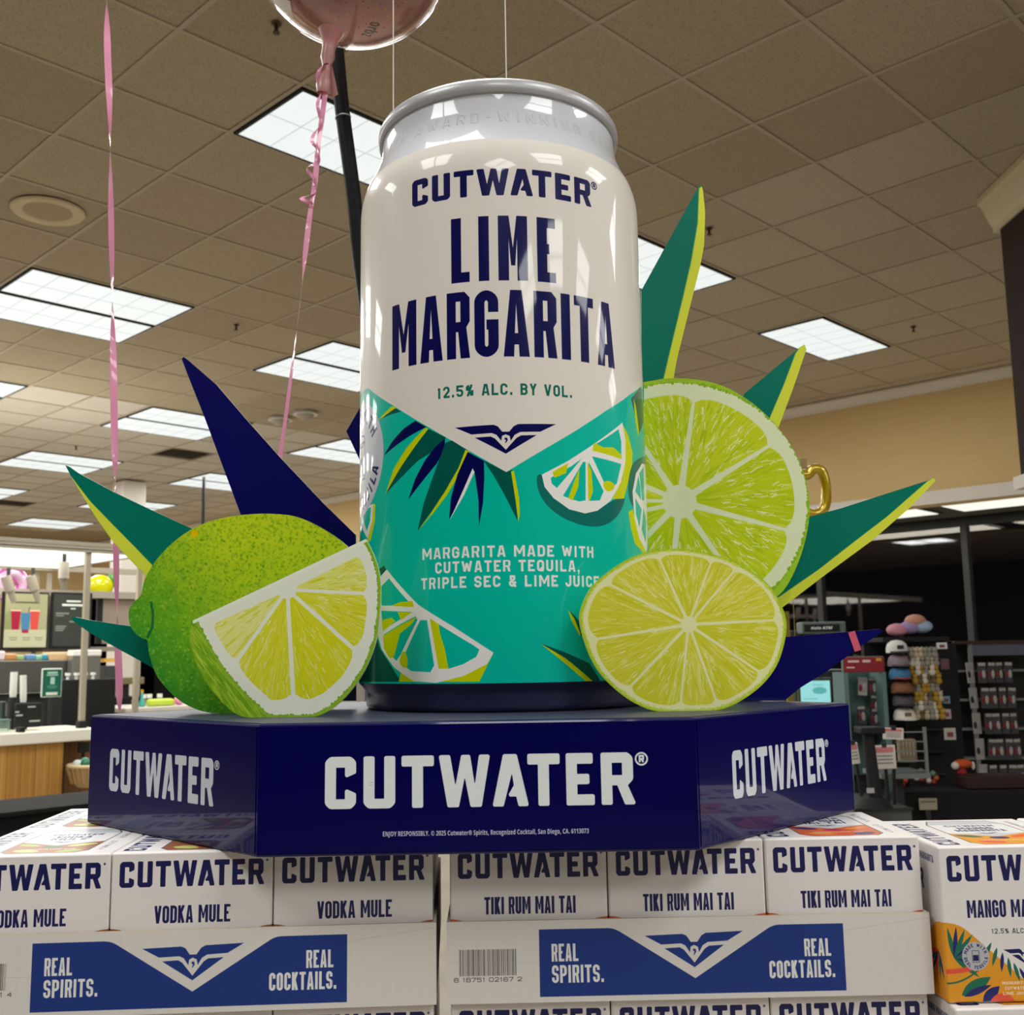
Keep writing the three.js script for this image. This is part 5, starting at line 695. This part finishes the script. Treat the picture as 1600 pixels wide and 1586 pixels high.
// ---------- the dark end by the windows, right ----------
function front(name, label, category, q, z, d, mat, build, turn = 0) { const s = span(q), o = thing(name, label, category, [s.a, s.y, z], turn); if (mat) part(o, 'body', rbox(s.w, s.h, d, Math.min(0.008, s.h * 0.2, s.w * 0.2)).translate(0, s.h / 2, -d / 2), mat); if (build) build(o, s); return o; }
{
  const tx = ctex(256, 64, (c, W, H) => { c.fillStyle = '#0a0b0b'; c.fillRect(0, 0, W, H); c.fillStyle = '#d8d8d2'; c.font = 'italic bold 34px sans-serif'; c.fillText('Halo ATM', 46, 44); });
  const sc = ctex(256, 192, (c, W, H) => { c.fillStyle = '#9fe6e4'; c.fillRect(0, 0, W, H); c.fillStyle = '#5fb4b0'; c.beginPath(); c.ellipse(165, 85, 62, 30, 0, 0, 7); c.fill(); c.fillStyle = '#7fcac6'; c.fillRect(110, 30, 90, 12); c.fillRect(20, 150, 120, 12); });
  front('cash_machine', 'grey cash machine with pale blue screen behind the navy leaf', 'cash machine', [[1.503,0.57081],[1.893,1.4466]], -6, 0.6, std(0x2f3634, 0.45), (o, s) => {
    const S = (q, z, name, m, d, on = o) => { const t = span(q); return part(on, name, rbox(t.w, t.h, d, 0.008).translate(t.a - s.a, t.y + t.h / 2 - s.y, z), m); };
    const hs = S([[1.592,1.6473],[1.837,1.7115]], 0.05, 'sign_housing', std(0x6f7d78, 0.45), 0.12); S([[1.603,1.6578],[1.8,1.6977]], 0.113, 'sign_face', std(0xffffff, 0.4, { map: tx, emissive: 0xffffff, emissiveMap: tx, emissiveIntensity: 0.25 }), 0.004, hs);
    const bz = S([[1.546,1.2545],[1.783,1.4059]], 0.03, 'screen_bezel', std(0x49524f, 0.5), 0.06); S([[1.579,1.268],[1.743,1.3888]], 0.062, 'screen', std(0x223333, 0.3, { emissive: 0xffffff, emissiveMap: sc, emissiveIntensity: 0.62 }), 0.004, bz); S([[1.555,1.4378],[1.632,1.6681]], -0.1, 'neck', std(0x2f3634, 0.45), 0.2);
  });
}
const teal = std(0x5f7c7a, 0.5), packCard = std(0xaaa7a1, 0.5), packRed = std(0x7e1a26, 0.5);  // teal and card tones lowered, putting the shade of this end into them
let packN = 0;
function pack(x, y, z, w, h, label, group, dark) { const o = thing('blister_pack', label, 'blister pack', [x, y, z], 0, group), k = packN++; o.rotation.set(0, ((k * 37) % 11) * 0.05 - 0.25, ((k * 53) % 7) * 0.02 - 0.06); part(o, 'card', rbox(w, h, 0.006, 0.002, 1).translate(0, h / 2, 0), (k * 29) % 5 === 0 ? packCard : std(0x3b3a3c, 0.6)); part(o, 'header', box(w * 0.8, h * 0.14, 0.002, 0, h * 0.9, 0.004), packCard); part(o, 'red_band', new THREE.SphereGeometry(w * 0.2, 8, 8).scale(1, 2.1, 0.4), dark ? darkGrey : packRed, [-w * 0.24, h * 0.42, 0.004]); part(o, 'bubble', new THREE.SphereGeometry(w * 0.27, 10, 8).scale(0.8, 1.9, 0.4), packCard, [w * 0.16, h * 0.42, 0.005]); }
front('accessory_stand', 'pale teal accessory stand with red header behind the plinth', 'display stand', [[1.535,0.75802],[1.732,1.4496]], -5, 0, null, (o, s) => {
  part(o, 'back', box(s.w, s.h, 0.02, 0, s.h / 2, -0.19), teal); for (const k of [-1, 1]) part(o, 'side', box(0.02, s.h, 0.2, k * (s.w / 2 - 0.01), s.h / 2, -0.1), teal);
  const hd = ctex(256, 110, (c, W, H) => { c.fillStyle = '#8f1f2c'; c.fillRect(0, 0, W, H); c.fillStyle = '#e8c8c4'; c.fillRect(30, 24, 70, 16); c.fillRect(120, 22, 50, 18); c.fillRect(20, 70, 50, 10); c.fillStyle = '#d8a030'; c.fillRect(205, 10, 34, 22); });
  part(o, 'header', rbox(s.w, 0.075, 0.03, 0.008).translate(0, s.h + 0.036, -0.02), [0, 1, 2, 3, 4, 5].map((k) => (k === 4 ? std(0xffffff, 0.4, { map: hd }) : teal))); for (const y of [0.42, 0.2]) part(o, 'shelf', box(s.w - 0.04, 0.012, 0.17, 0, y, -0.1), blackMat);
});
[[[1.65,1.3391]], [[1.701,1.3383]], [[1.702,1.255]], [[1.641,1.2056]], [[1.698,1.1929]]].forEach(([[x, y]], k) => pack(x, y, -5.1, 0.042, 0.085, ['upper left', 'upper right', 'middle right', 'lower left', 'lower right'][k] + ' blister pack on the teal accessory stand', 'packs on the teal stand'));
// caps and plush on a black spinner
front('spinner_rack', 'tall black spinner rack of caps and plush charms', 'display rack', [[1.728,0.75504],[2.079,1.5805]], -5.15, 0, null, (o, s) => {
  part(o, 'back', box(s.w * 1.3, s.h, 0.04, s.w * 0.15, s.h / 2, -0.15), blackMat); part(o, 'post', cyl(0.02, 0.02, s.h + 0.05, 10, 0, (s.h + 0.05) / 2, -0.05), blackMat); for (let k = 0; k < 6; k++) part(o, 'peg_bar', box(s.w, 0.008, 0.02, 0, 0.2 + k * 0.105, -0.1), darkGrey); part(o, 'top_plate', box(s.w * 0.9, 0.02, 0.3, 0, s.h + 0.02, -0.05), blackMat);
});
const capG = lathe([[0.05, 0], [0.05, 0.02], [0.043, 0.042], [0.025, 0.056], [0.0001, 0.06]], 18), brimG = new THREE.CylinderGeometry(0.044, 0.044, 0.006, 18, 1, false, -1.4, 2.8).scale(1, 1, 1.5).translate(0, 0.004, 0.02);
[[1.798,1.5374, 0xd9d9d4, 'white cap with dark lettering, topmost of the left column'], [1.802,1.4751, 0x8c7f86, 'mauve cap, second of the left column'], [1.804,1.416, 0x3f7fa8, 'blue and red cap, third of the left column'], [1.809,1.3513, 0x8a5a3c, 'brown cap, fourth of the left column'], [1.811,1.2926, 0x55505c, 'dark grey cap, fifth of the left column'], [1.813,1.2283, 0xe4e0d6, 'white cap with brown badge, lowest of the left column']].forEach(([x, y, col, label], k) => {
  const o = thing('baseball_cap', label, 'cap', [x, y, -5.02], 0, 'caps on the spinner rack'); part(o, 'crown', capG, std(col, 0.8)); part(o, 'brim', brimG, std([0x222226, 0x5a4a52, 0xa04038, 0x3a2a1c, 0x2a2a30, 0xd8d2c4][k], 0.8)); if (k === 0 || k === 5) part(o.children[0], 'badge', box(0.03, 0.018, 0.004), std(k ? 0x7a5a34 : 0x1c1c22, 0.6), [0, 0.026, 0.048]);
});
{
  const plush = merge([new THREE.SphereGeometry(0.016, 10, 8).translate(0, 0.014, 0), new THREE.SphereGeometry(0.0125, 10, 8).translate(0, 0.036, 0.003), new THREE.SphereGeometry(0.005, 6, 5).translate(-0.009, 0.047, 0), new THREE.SphereGeometry(0.005, 6, 5).translate(0.009, 0.047, 0)]), r = rng(5), cols = [[0xb9ab90, 'beige'], [0xa8862c, 'gold'], [0xcfc8b8, 'cream'], [0x6a5a3a, 'brown'], [0x8f8a80, 'grey']], rows = ['top', 'second', 'third', 'fourth', 'fifth', 'sixth', 'seventh', 'bottom'];
  const [[x0, y0], [x1, y1]] = [[1.857,1.5246],[1.968,1.2405]];
  for (let j = 0; j < 8; j++) for (let i = 0; i < 6; i++) { const c = cols[j < 2 ? [0, 2, 4][(r() * 3) | 0] : (r() * 5) | 0]; tag(part(scene, 'plush_charm', plush, std(c[0], 0.9), [x0 + ((x1 - x0) * (i + (j % 2) * 0.3)) / 5 + j * 0.001, y0 + ((y1 - y0) * j) / 7 - 0.012, -5.02 + r() * 0.02]), `${c[1]} plush charm, ${rows[j]} row, ${['first', 'second', 'third', 'fourth', 'fifth', 'last'][i]} from the caps`, 'plush charm', 'plush charms on the spinner rack'); }
}
{ const [x, y] = [1.893,1.6132], o = thing('soft_bonnet', 'multicoloured soft bonnet lying on top of the spinner rack', 'hat', [x, y + 0.012, -5.1]); [[-0.06, 0.02, 0xc98a9a], [0, 0.03, 0x9a86b4], [0.06, 0.035, 0x9fb8d4], [0.03, 0.062, 0xc08a78]].forEach(([dx, dy, c], k) => part(o, k === 3 ? 'gathered_top' : 'band', new THREE.IcosahedronGeometry(0.042, 2).scale(1.2, 0.75, 1), std(c, 0.8), [dx, dy, 0])); }
[[1476, 1006, 0.05, 0.03, 0xd8d8d4, 'white tag at the top right of the spinner rack'], [1481, 1035, 0.04, 0.05, 0x5a4648, 'dark red card on the right of the spinner rack'], [1483, 1097, 0.035, 0.035, 0x5f8aa0, 'blue toy card on the right of the spinner rack'], [1484, 1122, 0.04, 0.045, 0xb9a0a4, 'pink striped card on the right of the spinner rack'], [1489, 1157, 0.055, 0.055, 0xb5b0a6, 'pale square card below the spinner cards']].forEach(([px, py, w, h, col, label], k) => {
  const q = [[[2.014,1.5518]], [[2.022,1.4569]], [[2.017,1.2982]], [[2.014,1.2281]], [[2.022,1.132]]][k][0], o = thing('toy_card', label, 'card', [q[0], q[1], -5.03], 0, 'cards on the spinner rack'); part(o, 'card', rbox(w, h, 0.006, 0.002, 1).translate(0, h / 2, 0), std(col, 0.6)); part(o, 'print', box(w * 0.5, h * 0.4, 0.002, 0, h * 0.45, 0.004), std(0x7a3a44, 0.6));
});
// signs, wire basket, black stand
function sign(q, z, label, tilt, red) { front('paper_sign', label, 'sign', q, z, 0.006, std(0xd8d2cc, 0.6), (o, s) => { o.rotation.z = tilt; part(o, 'heading', box(s.w * 0.8, s.h * 0.22, 0.002, 0, s.h * 0.8, 0.001), std(red, 0.6)); for (const k of [0.55, 0.4, 0.25]) part(o, 'text_line', box(s.w * 0.7, s.h * 0.05, 0.002, 0, s.h * k, 0.001), std(0x8d8882, 0.6)); part(o, 'clip', box(0.02, 0.02, 0.012, 0, s.h, -0.004), darkGrey); part(o, 'stand', box(0.012, s.y, 0.012, 0, -s.y / 2, -0.003), blackMat); }); }
sign([[1.564,1.1727],[1.652,1.2221]], -4.6, 'white price card with pink heading on the wire basket', -0.05, 0xd07a78); sign([[1.511,1.0544],[1.604,1.1532]], -4.57, 'larger white paper sign with pink heading, left of the basket', 0.02, 0xc87a7a); sign([[1.44,1.0686],[1.479,1.1594]], -4.65, 'narrow white leaflet showing beside the plinth corner', 0.12, 0xc87a7a);
front('wire_basket', 'grey wire basket holding tan packets', 'basket', [[1.621,1.0176],[1.761,1.2199]], -4.65, 0, null, (o, s) => { const m = std(0x7d8684, 0.4, { metalness: 0.4 }); for (const x of [-1, 1]) part(o, 'upright', box(0.012, s.h, 0.012, x * s.w / 2, s.h / 2, 0), m); for (let k = 0; k < 5; k++) part(o, 'wire', box(s.w, 0.005, 0.005, 0, 0.02 + (k * s.h) / 5, 0), m); part(o, 'tray', box(s.w * 1.5, 0.02, 0.25, -0.03, 0, -0.1), m); part(o, 'leg', box(0.03, s.y, 0.03, -0.02, -s.y / 2, -0.1), darkGrey); });
front('tan_packet', 'tan striped packet inside the wire basket', 'packet', [[1.667,1.0656],[1.743,1.165]], -4.7, 0.04, std(0x8a7a62, 0.7), (o, s) => { for (let k = 0; k < 4; k++) part(o, 'stripe', box(0.004, s.h * 0.6, 0.002, -s.w * 0.3 + k * s.w * 0.2, s.h * 0.6, 0.001), std(0xb8a890, 0.7)); });
front('reader_stand', 'black card reader stand with spreading foot', 'stand', [[1.37,0.92283],[1.514,1.2297]], -4.4, 0, null, (o, s) => { part(o, 'head', rbox(0.1, 0.025, 0.1, 0.006).translate(0, s.h, 0), blackMat); part(o, 'post', cyl(0.022, 0.028, s.h, 12, 0.01, s.h / 2, 0), blackMat, [0, 0, 0], [0, 0, 0.06]); part(o, 'foot', cyl(0.05, 0.075, 0.04, 20, 0.0, 0.02, 0), blackMat); part(o, 'label', box(0.03, 0.02, 0.002, -0.02, 0.07, 0.03), packCard); });
front('checkout_ledge', 'dim grey checkout ledge low behind the right cartons', 'ledge', [[1.39,0.81155],[1.631,0.90504]], -4.5, 0.5, std(0x4b4e4a, 0.5), (o, s) => part(o, 'edge', box(s.w, 0.01, 0.02, 0, s.h - 0.004, 0.005), darkGrey));
front('orange_toy', 'orange and white plush fish toy on the dark shelf', 'toy', [[2.006,0.99074],[2.11,1.041]], -5, 0, null, (o, s) => { part(o, 'body', new THREE.SphereGeometry(0.04, 14, 10).scale(1.15, 0.55, 0.6), std(0xc4501a, 0.8), [0, 0.035, 0]); part(o, 'white_patch', new THREE.SphereGeometry(0.018, 10, 8), std(0xd8d0c4, 0.8), [-0.038, 0.028, 0.01]); part(o, 'tail', new THREE.SphereGeometry(0.016, 10, 8).scale(0.6, 1.2, 0.6), std(0xd8d0c4, 0.8), [0.048, 0.026, 0]); });
front('red_toy', 'red plush toy below the orange fish', 'toy', [[2.019,0.893],[2.073,0.9782]], -5, 0, null, (o, s) => { part(o, 'body', new THREE.SphereGeometry(0.035, 12, 10).scale(0.7, 1.3, 0.6), std(0x8f1422, 0.8), [0, 0.052, 0]); part(o, 'head', new THREE.SphereGeometry(0.022, 10, 8), std(0xa01c2a, 0.8), [0.006, 0.095, 0]); });
[[1408, 1222, 0xb0502c, 'orange bead toy, left of the low shelf'], [1432, 1216, 0xa0684a, 'brown bead toy, middle of the low shelf'], [1456, 1217, 0xb05a1c, 'amber bead toy, right of the low shelf']].forEach(([px, py, col, label], k) => { const q = [[[1.769,0.92551]], [[1.858,0.94706]], [[1.913,0.93473]]][k][0], o = thing('bead_toy', label, 'toy', [q[0], q[1], -5], 0, 'bead toys'); for (let i = 0; i < 5; i++) part(o, 'bead', new THREE.SphereGeometry(0.014, 8, 6), std([col, 0x5f7f6a, col, 0xcfc4b0, 0x8a2a2a][i], 0.5), [Math.cos(i * 1.26) * 0.02, 0.03 + Math.sin(i * 1.26) * 0.02, 0]); });
front('shelf_card', 'pale shelf card low in the dark by the cartons', 'card', [[1.773,0.85059],[1.853,0.90139]], -4.8, 0.008, std(0xa39a86, 0.7), (o, s) => { part(o, 'text_line', box(s.w * 0.8, 0.006, 0.002, 0, s.h * 0.7, 0.001), std(0x6f6858, 0.7)); part(o, 'holder', box(0.02, 0.3, 0.02, 0, -0.13, -0.016), darkGrey); });
front('dark_shelf', 'long black low shelf holding small toys', 'shelf', [[1.729,0.47799],[2.376,0.92291]], -4.85, 0.19, std(0x060606, 0.9), (o, s) => part(o, 'maroon_bin', rbox(0.3, 0.06, 0.14, 0.01).translate(0.12, s.h + 0.03, -0.1), std(0x2a0b0c, 0.7)));
// rack of packs, right edge
front('pack_rack', 'grey wire rack of hanging blister packs at the right edge', 'display rack', [[2.26,0.83921],[2.708,1.5756]], -5.5, 0, null, (o, s) => {
  const m = std(0x8a8c8c, 0.4, { metalness: 0.5 }); part(o, 'back', box(s.w, s.h, 0.01, 0, s.h / 2, -0.12), std(0x121314, 0.6)); part(o, 'post', box(0.018, s.h, 0.018, -s.w / 2 + 0.085, s.h / 2, 0), m); part(o, 'post', box(0.012, s.h, 0.012, -s.w / 2, s.h / 2, -0.06), m);
  for (let k = 0; k < 6; k++) part(o, 'wire_shelf', box(s.w, 0.01, 0.08, 0, 0.01 + k * 0.147, -0.05), m); part(o, 'header', box(s.w - 0.09, 0.06, 0.012, 0.045, s.h - 0.03, 0), std(0x5a5e72, 0.5)); part(o, 'wood_top', box(s.w, 0.015, 0.12, 0, s.h + 0.008, -0.04), std(0x3a1c10, 0.6)); part(o, 'foot', box(0.3, 0.9, 0.05, 0.0, -0.45, -0.1), blackMat);
});
{
  const [[x0, y0], [x1, y1]] = [[2.337,1.377],[2.513,0.86621]], rows = ['top', 'second', 'middle', 'fourth', 'bottom'];
  for (let j = 0; j < 5; j++) for (let i = 0; i < 5; i++) pack(x0 + ((x1 - x0) * i) / 4 + j * 0.006, y0 + ((y1 - y0) * j) / 4, -5.46 + (i < 1 ? -0.03 : 0), 0.042, 0.105, `${i === 0 ? 'grey' : 'white and red'} blister pack, ${rows[j]} row of the right rack, ${['first', 'second', 'third', 'fourth', 'fifth'][i]} along`, 'packs on the right rack', i === 0);
}
{ // gold foil loop balloon beside the lime wheel
  const z = -3.2, pts = [[0.908,2.0862],[0.9247,2.1039],[0.948,2.0995],[0.9598,2.0655],[0.9611,2.0199],[0.9511,1.9805],[0.9268,1.9651],[0.8939,1.9716],[0.8598,1.9918],[0.8551,2.0513],[0.8766,2.0867]].map((p) => new THREE.Vector3(p[0], p[1], z)), c = new THREE.CatmullRomCurve3(pts, true), o = thing('gold_letter_balloon', 'gold foil loop balloon peeking out behind the lime wheel', 'balloon', [0, 0, 0]);
  part(o, 'loop', new THREE.TubeGeometry(c, 60, 0.0155, 12, true), phys(0xb89a0a, 0.22, { metalness: 0.5, clearcoat: 1 })); part(o, 'string', cyl(0.001, 0.001, pts[9].y, 5, pts[9].x - 0.012, pts[9].y / 2, z), std(0x8a7a1c, 0.6));
  part(o, 'tab', box(0.02, 0.03, 0.006, pts[10].x + 0.02, pts[10].y + 0.035, z), std(0x8a744a, 0.6));
}
{ const [x, y] = [1.483,1.7177], o = thing('yellow_post', 'narrow yellow post behind the lime wheel edge', 'post', [x, 0, -5.8]); part(o, 'post', box(0.03, y + 0.05, 0.03, 0, (y + 0.05) / 2, 0), std(0x8a7a1c, 0.6)); part(o, 'foot', cyl(0.1, 0.11, 0.03, 16, 0, 0.015, 0), darkGrey); }

renderer.render(scene, camera);
